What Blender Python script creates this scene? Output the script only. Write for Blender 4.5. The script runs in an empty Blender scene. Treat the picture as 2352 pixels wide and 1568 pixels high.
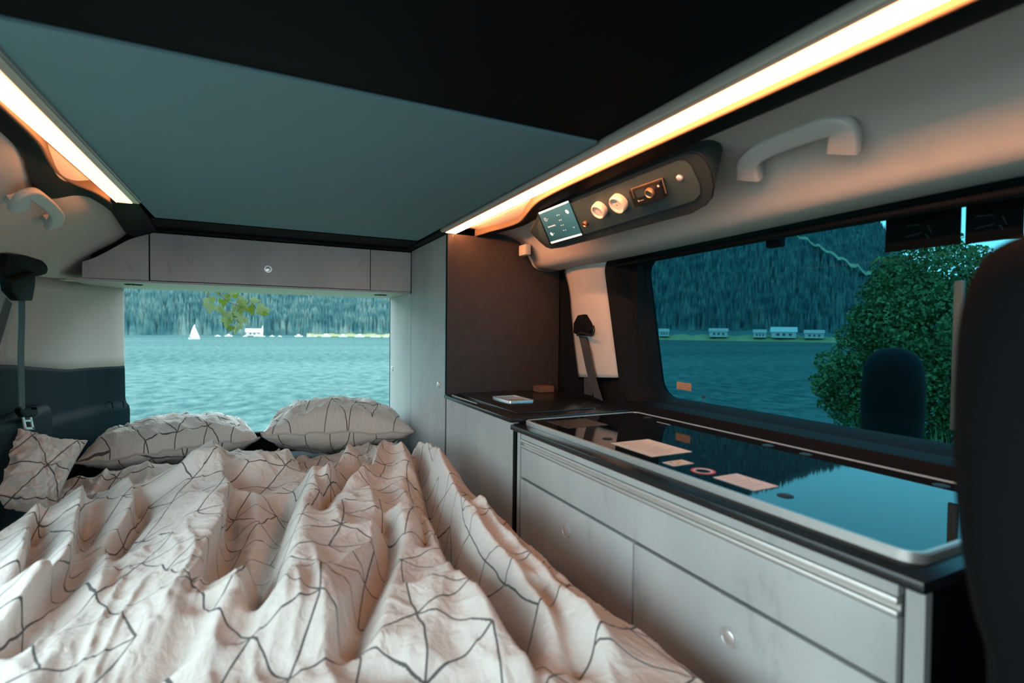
import bpy, bmesh, math, random
import numpy as np
from mathutils import Vector, Matrix

# ------------------------------------------------------------------ camera, world, exposure
S = bpy.context.scene
COL = S.collection
H = 1.02                                   # camera height above the van floor; builders work relative to the camera
F_PX, YAW, PITCH, ROLL = 1182.9, math.radians(26.263), math.radians(1.231), math.radians(-0.610)

def cam_axes():
    cy, sy, cp, sp, cr, sr = math.cos(YAW), math.sin(YAW), math.cos(PITCH), math.sin(PITCH), math.cos(ROLL), math.sin(ROLL)
    fwd = Vector((sy * cp, cy * cp, -sp)); right = Vector((cy, -sy, 0)); down = fwd.cross(right)
    return right * cr + down * sr, -right * sr + down * cr, fwd
AX_R, AX_D, AX_F = cam_axes()
cd = bpy.data.cameras.new('camera'); cam = bpy.data.objects.new('camera', cd); COL.objects.link(cam)
cd.sensor_width = 36.0; cd.lens = F_PX / 2352 * 36.0; cd.clip_start = 0.02; cd.clip_end = 5000
cd.dof.use_dof = True; cd.dof.focus_distance = 2.0; cd.dof.aperture_fstop = 3.5
up, back = -AX_D, -AX_F
cam.matrix_world = Matrix(((AX_R.x, up.x, back.x, 0), (AX_R.y, up.y, back.y, 0), (AX_R.z, up.z, back.z, H), (0, 0, 0, 1)))
S.camera = cam
vs = S.view_settings
vs.view_transform = 'Standard'; vs.look = 'None'; vs.gamma = 1.0; vs.use_curve_mapping = False
vs.exposure = 0.0
S.cycles.max_bounces = 10; S.cycles.diffuse_bounces = 5; S.cycles.glossy_bounces = 5; S.cycles.transparent_max_bounces = 12
S.cycles.sample_clamp_indirect = 6.0
S.cycles.use_denoising = True
S.cycles.caustics_reflective = False; S.cycles.caustics_refractive = False

SKY_STRENGTH = 6.0
w = bpy.data.worlds.new('sky'); S.world = w; w.use_nodes = True
nt = w.node_tree; nt.nodes.clear()
wo = nt.nodes.new('ShaderNodeOutputWorld'); bg = nt.nodes.new('ShaderNodeBackground')
tc = nt.nodes.new('ShaderNodeTexCoord'); sx = nt.nodes.new('ShaderNodeSeparateXYZ'); cr_ = nt.nodes.new('ShaderNodeValToRGB')
cr_.color_ramp.elements[0].position = 0.0; cr_.color_ramp.elements[0].color = (0.76, 0.91, 0.93, 1)
cr_.color_ramp.elements[1].position = 0.7; cr_.color_ramp.elements[1].color = (0.60, 0.81, 0.89, 1)
nt.links.new(tc.outputs['Generated'], sx.inputs[0]); nt.links.new(sx.outputs['Z'], cr_.inputs[0])
nt.links.new(cr_.outputs[0], bg.inputs[0]); nt.links.new(bg.outputs[0], wo.inputs[0]); bg.inputs[1].default_value = SKY_STRENGTH

# ------------------------------------------------------------------ measuring helpers (photo pixel -> point on a real plane)
def ray(x, y): return AX_R * ((x - 1176) / F_PX) + AX_D * ((y - 784) / F_PX) + AX_F
def on(x, y, ax, v):
    d = ray(x, y); return d * (v / d['XYZ'.index(ax)])
def onp(x, y, n, c):
    d = ray(x, y); n = Vector(n); return d * (c / d.dot(n))

# ------------------------------------------------------------------ object helpers
ROOT = {}
def tag(o, label=None, cat=None, group=None, kind=None):
    if label: o['label'] = label
    if cat: o['category'] = cat
    if group: o['group'] = group
    if kind: o['kind'] = kind
    return o
def thing(name, label, cat, base, group=None):
    o = bpy.data.objects.new(name, None); COL.objects.link(o); o.empty_display_size = 0.05
    o.location = (base[0], base[1], base[2] + H); ROOT[o.name] = Vector(o.location)
    return tag(o, label, cat, group)
def mk(name, geo, mat, parent=None, smooth=False, uv=None, angle=None):
    """geo: bmesh or (verts, faces), camera-relative. One mesh object; parts share the frame of their thing."""
    me = bpy.data.meshes.new(name)
    if isinstance(geo, bmesh.types.BMesh):
        bmesh.ops.recalc_face_normals(geo, faces=geo.faces[:])
        geo.to_mesh(me); geo.free()
    else:
        me.from_pydata([tuple(v) for v in geo[0]], [], [tuple(f) for f in geo[1]])
    n = len(me.vertices); co = np.empty(n * 3); me.vertices.foreach_get('co', co); co = co.reshape(-1, 3); co[:, 2] += H
    if parent is not None: org = ROOT[parent.name]
    else:
        lo, hi = co.min(0), co.max(0); org = Vector(((lo[0] + hi[0]) / 2, (lo[1] + hi[1]) / 2, lo[2]))
    co -= np.array(org); me.vertices.foreach_set('co', co.ravel())
    o = bpy.data.objects.new(name, me); COL.objects.link(o)
    if parent is None: o.location = org
    else: o.parent = parent
    ROOT[o.name] = Vector(org)
    if mat is not None: me.materials.append(mat)
    if smooth:
        me.polygons.foreach_set('use_smooth', [True] * len(me.polygons))
        if angle:
            bm2 = bmesh.new(); bm2.from_mesh(me)
            for e in bm2.edges:
                if len(e.link_faces) == 2 and e.calc_face_angle(0) > math.radians(angle): e.smooth = False
            bm2.to_mesh(me); bm2.free()
    if uv is not None:
        lay = me.uv_layers.new(name='cloth'); li = np.empty(len(me.loops), dtype=np.int32); me.loops.foreach_get('vertex_index', li)
        lay.data.foreach_set('uv', np.asarray(uv)[li].ravel())
    me.update()
    return o
def BM(): return bmesh.new()
def box(b, x0, x1, y0, y1, z0, z1, bev=0.0, seg=2):
    vs_ = [b.verts.new(p) for p in ((x0,y0,z0),(x1,y0,z0),(x1,y1,z0),(x0,y1,z0),(x0,y0,z1),(x1,y0,z1),(x1,y1,z1),(x0,y1,z1))]
    fs = [b.faces.new([vs_[i] for i in f]) for f in ((0,3,2,1),(4,5,6,7),(0,1,5,4),(1,2,6,5),(2,3,7,6),(3,0,4,7))]
    if bev > 0:
        es = set(e for f in fs for e in f.edges)
        bmesh.ops.bevel(b, geom=list(es), offset=bev, segments=seg, affect='EDGES', profile=0.5)
    return b
def bx(x0, x1, y0, y1, z0, z1, bev=0.0, seg=2): return box(BM(), x0, x1, y0, y1, z0, z1, bev, seg)
def prism(b, pts, vec, bev=0.0, seg=2):
    """closed polygon of 3D points extruded along vec"""
    v = Vector(vec); a = [b.verts.new(p) for p in pts]; c = [b.verts.new(Vector(p) + v) for p in pts]; n = len(a)
    fs = [b.faces.new(a), b.faces.new(c[::-1])]
    for i in range(n): fs.append(b.faces.new((a[i], c[i], c[(i+1) % n], a[(i+1) % n])))
    if bev > 0:
        es = set(fs[0].edges) | set(fs[1].edges)
        bmesh.ops.bevel(b, geom=list(es), offset=bev, segments=seg, affect='EDGES', profile=0.5)
    return b
def rrect(x0, x1, y0, y1, r, n=6):
    out = []
    for cx, cy, a0 in ((x1-r, y1-r, 0), (x0+r, y1-r, 90), (x0+r, y0+r, 180), (x1-r, y0+r, 270)):
        for k in range(n + 1):
            a = math.radians(a0 + 90 * k / n); out.append((cx + r * math.cos(a), cy + r * math.sin(a)))
    return out
def ring_prism(b, outer, inner, place, d0, d1):
    """frame between two same-length loops (2D), place(p, d) -> 3D"""
    n = len(outer); L = [[b.verts.new(place(p, d)) for p in lp] for lp, d in ((outer, d0), (inner, d0), (inner, d1), (outer, d1))]
    for k in range(4):
        A, B = L[k], L[(k + 1) % 4]
        for i in range(n): b.faces.new((A[i], A[(i+1) % n], B[(i+1) % n], B[i]))
    return b
def lathe(b, prof, c, axis, n=24):
    """prof [(r, h)] around axis through c"""
    ax = Vector(axis).normalized(); u = ax.orthogonal().normalized(); v = ax.cross(u); c = Vector(c); rows = []
    for r, h in prof:
        if r < 1e-6: rows.append([b.verts.new(c + ax * h)])
        else: rows.append([b.verts.new(c + ax * h + (u * math.cos(2*math.pi*k/n) + v * math.sin(2*math.pi*k/n)) * r) for k in range(n)])
    for A, B in zip(rows, rows[1:]):
        for k in range(n):
            k2 = (k + 1) % n
            q = [A[k % len(A)], A[k2 % len(A)], B[k2 % len(B)], B[k % len(B)]]
            f = []
            for x in q:
                if x not in f: f.append(x)
            if len(f) > 2: b.faces.new(f)
    return b
def sweep(b, path, n, w, h, pw=3.0, m=14, closed=False, ws=None, hs=None):
    """superellipse section (w in the path's plane, h along n) along path"""
    P = [Vector(p) for p in path]; n = Vector(n).normalized(); rings = []
    for i, p in enumerate(P):
        if closed: t = (P[(i+1) % len(P)] - P[i-1])
        else: t = P[min(i+1, len(P)-1)] - P[max(i-1, 0)]
        t.normalize(); s = n.cross(t).normalized(); ww = ws[i] if ws else w; hh = hs[i] if hs else h
        rg = []
        for k in range(m):
            a = 2 * math.pi * k / m; ca, sa = math.cos(a), math.sin(a)
            e = 2.0 / pw
            rg.append(b.verts.new(p + s * (ww/2 * math.copysign(abs(ca)**e, ca)) + n * (hh/2 * math.copysign(abs(sa)**e, sa))))
        rings.append(rg)
    R = len(rings)
    for i in range(R if closed else R - 1):
        A, B = rings[i], rings[(i+1) % R]
        for k in range(m): b.faces.new((A[k], A[(k+1) % m], B[(k+1) % m], B[k]))
    if not closed: b.faces.new(rings[0][::-1]); b.faces.new(rings[-1])
    return b
def grid(rows, closed=False):
    """rows of equal length 3D points -> (verts, faces)"""
    n = len(rows[0]); V = [tuple(p) for r in rows for p in r]; Fc = []
    for i in range(len(rows) - 1):
        for j in range(n - (0 if closed else 1)):
            j2 = (j + 1) % n; Fc.append((i*n+j, i*n+j2, (i+1)*n+j2, (i+1)*n+j))
    return V, Fc
def solid(o, t, off=-1):
    md = o.modifiers.new('solid', 'SOLIDIFY'); md.thickness = t; md.offset = off; return o
def smooth_pts(P, k=6):
    """Catmull-Rom through P"""
    P = [Vector(p) for p in P]; out = []
    for i in range(len(P) - 1):
        p0, p1, p2, p3 = P[max(i-1, 0)], P[i], P[i+1], P[min(i+2, len(P)-1)]
        for s in range(k):
            t = s / k
            out.append(0.5 * ((2*p1) + (p2-p0)*t + (2*p0-5*p1+4*p2-p3)*t*t + (3*p1-p0-3*p2+p3)*t**3))
    out.append(P[-1]); return out
def lerp_table(tab, y):
    xs = [a for a, _ in tab]; return float(np.interp(y, xs, [b for _, b in tab]))

# ------------------------------------------------------------------ materials
MATS = {}
def pm(name, col, rough=0.5, metal=0.0, vary=0.0, scale=20.0, bump=0.0, bscale=200.0, spec=0.5, coat=0.0):
    if name in MATS: return MATS[name]
    m = bpy.data.materials.new(name); m.use_nodes = True; t = m.node_tree; bs = t.nodes['Principled BSDF']
    bs.inputs['Base Color'].default_value = (*col, 1); bs.inputs['Roughness'].default_value = rough
    bs.inputs['Metallic'].default_value = metal; bs.inputs['Specular IOR Level'].default_value = spec
    if coat: bs.inputs['Coat Weight'].default_value = coat; bs.inputs['Coat Roughness'].default_value = 0.05
    co = t.nodes.new('ShaderNodeTexCoord')
    nz = t.nodes.new('ShaderNodeTexNoise'); nz.inputs['Scale'].default_value = scale; nz.inputs['Detail'].default_value = 5
    t.links.new(co.outputs['Object'], nz.inputs['Vector'])
    mx = t.nodes.new('ShaderNodeMix'); mx.data_type = 'RGBA'
    lo = tuple(c * (1 - vary) for c in col); hi = tuple(min(1, c * (1 + vary)) for c in col)
    mx.inputs['A'].default_value = (*lo, 1); mx.inputs['B'].default_value = (*hi, 1)
    t.links.new(nz.outputs['Fac'], mx.inputs['Factor']); t.links.new(mx.outputs['Result'], bs.inputs['Base Color'])
    if bump:
        n2 = t.nodes.new('ShaderNodeTexNoise'); n2.inputs['Scale'].default_value = bscale; n2.inputs['Detail'].default_value = 3
        t.links.new(co.outputs['Object'], n2.inputs['Vector'])
        bp = t.nodes.new('ShaderNodeBump'); bp.inputs['Strength'].default_value = bump; bp.inputs['Distance'].default_value = 0.002
        t.links.new(n2.outputs['Fac'], bp.inputs['Height']); t.links.new(bp.outputs['Normal'], bs.inputs['Normal'])
    MATS[name] = m; return m
def nd(t, typ, **kw):
    n = t.nodes.new(typ)
    for k, v in kw.items(): setattr(n, k, v)
    return n
def mth(t, op, a, b=None):
    n = nd(t, 'ShaderNodeMath', operation=op)
    for i, v in enumerate((a, b)):
        if v is None: continue
        if isinstance(v, (int, float)): n.inputs[i].default_value = v
        else: t.links.new(v, n.inputs[i])
    return n.outputs[0]

def concrete_mat():
    """grey concrete-look laminate: cloudy mottling, darker smears stretched along the grain, fine grain"""
    m = bpy.data.materials.new('concrete_laminate'); m.use_nodes = True; t = m.node_tree; bs = t.nodes['Principled BSDF']
    co = nd(t, 'ShaderNodeTexCoord'); mp = nd(t, 'ShaderNodeMapping'); mp.inputs['Scale'].default_value = (1, 1, 0.45)
    t.links.new(co.outputs['Object'], mp.inputs[0])
    a = nd(t, 'ShaderNodeTexNoise'); a.inputs['Scale'].default_value = 5; a.inputs['Detail'].default_value = 6; t.links.new(mp.outputs[0], a.inputs['Vector'])
    r1 = nd(t, 'ShaderNodeValToRGB'); r1.color_ramp.elements[0].position = .3; r1.color_ramp.elements[1].position = .72
    r1.color_ramp.elements[0].color = (.335, .345, .345, 1); r1.color_ramp.elements[1].color = (.46, .465, .46, 1)
    t.links.new(a.outputs['Fac'], r1.inputs[0])
    b_ = nd(t, 'ShaderNodeTexNoise'); b_.inputs['Scale'].default_value = 22; b_.inputs['Detail'].default_value = 7; b_.inputs['Roughness'].default_value = .65
    t.links.new(mp.outputs[0], b_.inputs['Vector'])
    r2 = nd(t, 'ShaderNodeValToRGB'); r2.color_ramp.elements[0].position = .30; r2.color_ramp.elements[1].position = .42
    r2.color_ramp.elements[0].color = (.80, .81, .82, 1); r2.color_ramp.elements[1].color = (1, 1, 1, 1)
    t.links.new(b_.outputs['Fac'], r2.inputs[0])
    mx = nd(t, 'ShaderNodeMix', data_type='RGBA', blend_type='MULTIPLY'); mx.inputs['Factor'].default_value = 1
    t.links.new(r1.outputs[0], mx.inputs['A']); t.links.new(r2.outputs[0], mx.inputs['B']); t.links.new(mx.outputs['Result'], bs.inputs['Base Color'])
    bs.inputs['Roughness'].default_value = .42
    bp = nd(t, 'ShaderNodeBump'); bp.inputs['Strength'].default_value = .12; bp.inputs['Distance'].default_value = .001
    t.links.new(b_.outputs['Fac'], bp.inputs['Height']); t.links.new(bp.outputs['Normal'], bs.inputs['Normal'])
    return m

def cloth_mat(name, base, line, side=0.104, lw=0.0016, drop=0.30):
    """cotton print: a lattice of triangles drawn in thin dark lines, some edges left out; woven grain"""
    m = bpy.data.materials.new(name); m.use_nodes = True; t = m.node_tree; bs = t.nodes['Principled BSDF']
    uvn = nd(t, 'ShaderNodeUVMap', uv_map='cloth')
    wob = nd(t, 'ShaderNodeTexNoise'); wob.inputs['Scale'].default_value = 16; t.links.new(uvn.outputs[0], wob.inputs['Vector'])
    off = nd(t, 'ShaderNodeVectorMath', operation='SCALE'); off.inputs['Scale'].default_value = .007
    cen = nd(t, 'ShaderNodeVectorMath', operation='SUBTRACT'); cen.inputs[1].default_value = (.5, .5, .5)
    t.links.new(wob.outputs['Color'], cen.inputs[0]); t.links.new(cen.outputs[0], off.inputs[0])
    ad = nd(t, 'ShaderNodeVectorMath', operation='ADD'); t.links.new(uvn.outputs[0], ad.inputs[0]); t.links.new(off.outputs[0], ad.inputs[1])
    sp = nd(t, 'ShaderNodeSeparateXYZ'); t.links.new(ad.outputs[0], sp.inputs[0]); u, v = sp.outputs[0], sp.outputs[1]
    hgt = side * math.sqrt(3) / 2; tot = None
    for k in range(3):
        a = math.radians(60 * k + 8); c, s = math.cos(a), math.sin(a)
        al = mth(t, 'ADD', mth(t, 'MULTIPLY', u, c / side), mth(t, 'MULTIPLY', v, s / side))
        ac = mth(t, 'ADD', mth(t, 'MULTIPLY', u, -s / hgt), mth(t, 'MULTIPLY', v, c / hgt))
        i = mth(t, 'ROUND', ac); d = mth(t, 'MULTIPLY', mth(t, 'ABSOLUTE', mth(t, 'SUBTRACT', ac, i)), hgt)
        j = mth(t, 'FLOOR', mth(t, 'SUBTRACT', al, mth(t, 'MULTIPLY', i, 0.5)))
        cv = nd(t, 'ShaderNodeCombineXYZ'); t.links.new(i, cv.inputs[0]); t.links.new(j, cv.inputs[1]); cv.inputs[2].default_value = k * 7.3 + 1.1
        wn = nd(t, 'ShaderNodeTexWhiteNoise', noise_dimensions='3D'); t.links.new(cv.outputs[0], wn.inputs['Vector'])
        keep = mth(t, 'GREATER_THAN', wn.outputs['Value'], drop)
        ln = mth(t, 'MULTIPLY', mth(t, 'LESS_THAN', d, lw), keep)
        tot = ln if tot is None else mth(t, 'MAXIMUM', tot, ln)
    mx = nd(t, 'ShaderNodeMix', data_type='RGBA'); mx.inputs['A'].default_value = (*base, 1); mx.inputs['B'].default_value = (*line, 1)
    t.links.new(mth(t, 'MULTIPLY', tot, .88), mx.inputs['Factor']); t.links.new(mx.outputs['Result'], bs.inputs['Base Color'])
    bs.inputs['Roughness'].default_value = .85; bs.inputs['Specular IOR Level'].default_value = .15
    bs.inputs['Sheen Weight'].default_value = .15
    n1 = nd(t, 'ShaderNodeTexNoise'); n1.inputs['Scale'].default_value = 45; n1.inputs['Detail'].default_value = 6; n1.inputs['Distortion'].default_value = .8
    t.links.new(uvn.outputs[0], n1.inputs['Vector'])
    bp = nd(t, 'ShaderNodeBump'); bp.inputs['Strength'].default_value = .65; bp.inputs['Distance'].default_value = .009
    t.links.new(n1.outputs['Fac'], bp.inputs['Height']); t.links.new(bp.outputs['Normal'], bs.inputs['Normal'])
    return m

def emit_mat(name, col, strength):
    m = bpy.data.materials.new(name); m.use_nodes = True; t = m.node_tree; bs = t.nodes['Principled BSDF']
    bs.inputs['Base Color'].default_value = (.8, .7, .6, 1)
    bs.inputs['Emission Color'].default_value = (*col, 1); bs.inputs['Emission Strength'].default_value = strength
    return m

def tint_glass(name, tint, mesh=True, gloss=0.05):
    """tinted pane with a fine perforated film: part of the light goes straight through, a little is reflected"""
    m = bpy.data.materials.new(name); m.use_nodes = True; t = m.node_tree; t.nodes.clear()
    out = nd(t, 'ShaderNodeOutputMaterial'); tr = nd(t, 'ShaderNodeBsdfTransparent'); gl = nd(t, 'ShaderNodeBsdfGlossy'); mix = nd(t, 'ShaderNodeMixShader')
    gl.inputs['Roughness'].default_value = .02; mix.inputs[0].default_value = gloss
    t.links.new(tr.outputs[0], mix.inputs[1]); t.links.new(gl.outputs[0], mix.inputs[2]); t.links.new(mix.outputs[0], out.inputs[0])
    tr.inputs[0].default_value = (*tint, 1)
    if mesh:
        co = nd(t, 'ShaderNodeTexCoord'); sp = nd(t, 'ShaderNodeSeparateXYZ'); t.links.new(co.outputs['Object'], sp.inputs[0])
        k = 2 * math.pi / .0052
        p = mth(t, 'SINE', mth(t, 'MULTIPLY', mth(t, 'ADD', sp.outputs[1], sp.outputs[2]), k))
        q = mth(t, 'SINE', mth(t, 'MULTIPLY', mth(t, 'SUBTRACT', sp.outputs[1], sp.outputs[2]), k))
        f = mth(t, 'ADD', mth(t, 'MULTIPLY', mth(t, 'MULTIPLY', p, q), .35), .75)
        vm = nd(t, 'ShaderNodeVectorMath', operation='SCALE'); vm.inputs[0].default_value = tint
        t.links.new(f, vm.inputs['Scale']); t.links.new(vm.outputs[0], tr.inputs[0])
    return m

CONC = concrete_mat()
BEIGE = pm('headliner_fabric', (.44, .42, .39), .9, vary=.06, scale=60, bump=.25, bscale=900)
CEIL = pm('ceiling_fabric', (.125, .235, .275), .9, vary=.06, scale=8, bump=.2, bscale=700)
DARKPANEL = pm('dark_wood_laminate', (.0025, .0035, .0042), .65, vary=.25, scale=30, bump=.1, spec=.08)
BLACK = pm('black_plastic', (.0035, .005, .006), .6, vary=.2, scale=60, bump=.15, bscale=600, spec=.08)
BLACKMATT = pm('black_matt', (.006, .007, .008), .85, vary=.2, scale=60, spec=.1)
FRAMEMAT = pm('window_frame_plastic', (.0035, .005, .006), .7, vary=.2, scale=40, bump=.2, bscale=800, spec=.1)
TEALDARK = pm('dark_trim_plastic', (.0015, .013, .019), .55, vary=.12, scale=30, bump=.3, bscale=700, spec=.04)
SIDEPANEL = pm('dark_side_laminate', (.036, .026, .022), .5, vary=.3, scale=25, bump=.2, bscale=400)
TOPMAT = pm('black_worktop', (.012, .014, .016), .22, vary=.3, scale=80, bump=.05, bscale=900)
ALU = pm('brushed_aluminium', (.66, .64, .61), .42, metal=.7, vary=.06, scale=90)
CHROME = pm('satin_chrome', (.86, .87, .87), .32, metal=.8, vary=.03)
GLASSBLK = pm('black_glass', (.006, .008, .010), .03, vary=.05, spec=.45)
WHITEP = pm('warm_white_plastic', (.72, .66, .58), .45, vary=.03)
PAPER = pm('paper_label', (.72, .64, .55), .7, vary=.10, scale=55)
RUBBER = pm('black_rubber', (.008, .008, .009), .6, vary=.2)
RED = pm('red_print', (.65, .06, .05), .5, vary=.1)
STRAP = pm('belt_webbing', (.030, .036, .038), .75, vary=.2, scale=150, bump=.4, bscale=1200)
FABRICSEAT = pm('seat_fabric', (.006, .007, .008), .95, vary=.2, scale=200, bump=.4, bscale=1500, spec=.08)
HANDLE = pm('grey_handle_plastic', (.40, .41, .40), .5, vary=.04, bump=.1, bscale=900)
MATTRESS = pm('dark_mattress_cover', (.030, .040, .050), .9, vary=.2, scale=100, bump=.3)
DUVET = cloth_mat('printed_cotton', (.60, .560, .525), (.030, .035, .040))

# ------------------------------------------------------------------ the setting: van shell
def st(o, label=None): return tag(o, label, None, None, 'structure')
st(mk('floor', bx(-.75, 1.12, -1.5, 2.52, -1.05, -1.02), pm('van_floor', (.06, .06, .06), .7, vary=.2)), 'dark van floor under the bed and kitchen')
CZ = .338
st(mk('ceiling', bx(-.287, .548, .772, 2.16, CZ, CZ + .02, .001), CEIL), 'grey fabric roof panel above the bed')
st(mk('ceiling', bx(-.75, .545, -1.5, .769, CZ + .004, CZ + .03, .001), DARKPANEL), 'black roof panel nearest the camera')
# roof skin above everything (closes the shell)
st(mk('ceiling', bx(-.75, 1.15, -1.5, 2.56, .40, .42), BLACKMATT), 'outer roof skin above the lining')
# black strip between roof panel and overhead cabinet, with its lower lip
b = BM(); box(b, -.36, .60, 1.93, 2.165, CZ - .004, CZ + .012, .002); box(b, -.36, .60, 2.10, 2.15, .326, CZ - .003, .002)
st(mk('trim_1', b, BLACK, smooth=True, angle=40), 'black strip between roof panel and overhead cabinet')
# dark strip over the tall cabinet front
st(mk('trim_2', bx(.552, .60, 1.6845, 2.16, .3295, .3405, .001), BLACK), 'black edge strip above the tall cabinet')

# right lining: profile in X-Z swept along Y
PR = [(.655, .352), (.70, .345), (.76, .340), (.80, .334), (.835, .322), (.862, .303), (.882, .280), (.897, .256), (.908, .238), (.925, .227), (.955, .222), (.99, .221)]
ys = np.linspace(-.75, 1.66, 34)
PRs = [(v.x, v.z) for v in smooth_pts([(a, 0, c) for a, c in PR], 4)]
rows = [[(x, y, z + .011 * max(0, 1.2 - y) * max(0, min(1, (.335 - z) / .10))) for x, z in PRs] for y in ys]
o = st(mk('wall_right', grid(rows), BEIGE, smooth=True), 'beige moulded lining above the side window'); solid(o, .012, 1)
# rear end cheek of the lining (towards the tall cabinet), with its small clip
pts = [(v.x, 1.655, v.z) for v in smooth_pts([(a, 0, c) for a, c in PR if a > .84], 3)] + [(.99, 1.655, .36), (.845, 1.655, .36)]
st(mk('trim_3', prism(BM(), pts, (0, .018, 0)), BEIGE), 'beige end cheek of the lining beside the tall cabinet')
b = BM(); box(b, .838, .862, 1.60, 1.655, .265, .305, .006); tag(mk('coat_clip', b, BEIGE, smooth=True, angle=40), 'small beige clip at the rear end of the lining', 'clip')

# right pillar cover (beige) and what is below and behind it
pil = [(1.60, .222), (1.565, .15), (1.545, .05), (1.525, -.05), (1.497, -.157)]
pir = [(1.345, .236), (1.335, .15), (1.315, .05), (1.295, -.05), (1.272, -.143)]
L_, R_ = smooth_pts([(1, a, c) for a, c in pil], 5), smooth_pts([(1, a, c) for a, c in pir], 5)
rows = []
for l, r in zip(L_, R_):
    rows.append([(1.0 + .02 * (2 * abs(k / 8 - .5)) ** 3 - (.0), l.y + (r.y - l.y) * k / 8, l.z + (r.z - l.z) * k / 8) for k in range(9)])
o = st(mk('trim_4', grid(rows), BEIGE, smooth=True), 'beige pillar cover between side window and tall cabinet'); solid(o, .02, -1)
st(mk('wall_right', bx(1.035, 1.06, 1.24, 2.50, -1.0, .33), BLACKMATT), 'black side panel behind the pillar')
b = BM()
prism(b, [(1.0, 1.50, -.16), (1.0, 1.27, -.148), (.965, 1.20, -.245), (.965, 1.47, -.245)], (.05, 0, 0), .004)
st(mk('trim_5', b, BLACK, smooth=True, angle=40), 'dark lower pillar cover behind the worktop')

# right side window: frame with reveal, glass, sill
def wx(y, z, x): return Vector((x, y, z))
GY0, GY1, GZ0, GZ1 = -.30, 1.262, -.192, .222
win = thing('window_1', 'tinted side window in a black frame above the kitchen', None, (1.05, .6, -.24)); win['kind'] = 'structure'
def loop(y0, y1, z0, z1, r, lean=0): return [(y + (lean * (z - z1) if y > .6 else 0), z) for y, z in rrect(y0, y1, z0, z1, r, 8)]
outer = loop(-.42, 1.352, -.225, .232, .05, .235); mid = loop(-.38, 1.315, -.212, .228, .055, .22); inner = loop(GY0, GY1, GZ0, GZ1, .05, .20)
b = BM(); n = len(outer)
LP = [[b.verts.new((x, y, z)) for y, z in lp] for lp, x in ((outer, 1.0), (outer, .988), (mid, 1.0), (inner, 1.085), (inner, 1.10), (loop(-.45, 1.40, -.26, .26, .05, .17), 1.10))]
# the sill side leans back: keep rows ordered
for A, B in zip(LP, LP[1:]):
    for i in range(n): b.faces.new((A[i], A[(i+1) % n], B[(i+1) % n], B[i]))
mk('window_frame', b, FRAMEMAT, win, smooth=True, angle=50)
b = BM(); b.faces.new([b.verts.new((1.092, y, z)) for y, z in inner])
PANE = tint_glass('tinted_mesh_glass', (.055, .25, .325), True, .003)
mk('pane', b, PANE, win)
b = BM(); sweep(b, [(1.0, 1.29, .205), (1.0, .6, .212), (1.0, -.3, .212)], (1, 0, 0), .016, .02); mk('blind_rail', b, BLACK, win, smooth=True, angle=40)
p0, p1 = on(1768, 530, 'X', 1.06), on(1800, 566, 'X', 1.06)
mk('blind_clip', bx(1.045, 1.068, p1.y, p0.y, p1.z, p0.z + .02, .004), BLACK, win, smooth=True, angle=40)
# dark printed labels hanging at the upper edge of the glass, with faint pictograms
LABMAT = pm('dark_window_label', (.003, .005, .006), .8, vary=.3, spec=.03); PICTO = pm('faint_pictogram', (.020, .034, .038), .8, spec=.1)
for (q0, q1) in (((2036, 498), (2207, 560)), ((2220, 470), (2352, 545))):
    a, c = on(*q0, 'X', 1.088), on(*q1, 'X', 1.088)
    lab = mk('warning_label', bx(1.086, 1.088, c.y, a.y, c.z, .235, .0005), LABMAT, win)
    b = BM(); cy, cz = (a.y + c.y) / 2, (a.z + c.z) / 2 + .002
    for k, (oy, oz, ln, an) in enumerate(((.012, .008, .024, .1), (.012, -.010, .026, -.12), (-.014, -.004, .016, 1.2), (-.010, -.015, .010, 1.0))):
        d = Vector((0, math.cos(an), math.sin(an))) * ln / 2; c0 = Vector((1.0855, cy + oy, cz + oz)); sweep(b, [c0 - d, c0 + d], (1, 0, 0), .0018, .0008, m=6)
    mk('pictogram', b, PICTO, lab)
a, c = on(1555, 876, 'X', 1.088), on(1588, 898, 'X', 1.088)
mk('glass_sticker', bx(1.0865, 1.088, c.y, a.y, c.z, a.z, .0003), pm('brown_sticker', (.30, .19, .12), .6, vary=.3, scale=150), win)
b = BM()
for (x0, y0, x1, y1) in ((1612, 908, 1620, 916), (1627, 906, 1650, 909), (1629, 914, 1652, 918)):
    a, c = on(x0, y0, 'X', 1.0875), on(x1, y1, 'X', 1.0875); box(b, 1.0868, 1.0875, c.y, a.y, c.z, a.z)
mk('glass_marking', b, pm('glass_print', (.01, .05, .06), .6), win)
a, c = on(2194, 645, 'X', 1.08), on(2207, 990, 'X', 1.08)
mk('reflection_strip', bx(1.074, 1.082, c.y, a.y, c.z, a.z, .002), pm('pale_reflection', (.03, .07, .08), .5), win)  # solid pale bar standing in for a reflection-like streak at the glass
# sill ledge between worktop and glass
b = BM(); prism(b, [(.968, -.4, -.236), (.985, -.4, -.208), (1.02, -.4, -.203), (1.10, -.4, -.205), (1.10, -.4, -.26), (.968, -.4, -.26)], (0, 1.62, 0), .003)
st(mk('trim_6', b, FRAMEMAT, smooth=True, angle=40), 'dark ledge under the side window')
st(mk('wall_right', bx(1.075, 1.10, -.45, 1.3, -1.0, -.255), BLACKMATT), 'side wall below the window behind the kitchen')

# unseen panels added behind the camera, blocking daylight from the cab end
st(mk('wall_right', bx(1.10, 1.14, -1.5, -.44, -1.02, .40), BLACKMATT), 'unseen dark panel added ahead of the window to block front daylight')
st(mk('light_block_front', bx(-.75, 1.14, -1.54, -1.5, -1.02, -.12), BLACKMATT), 'unseen dark panel added at the front of the van to cut daylight')
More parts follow.
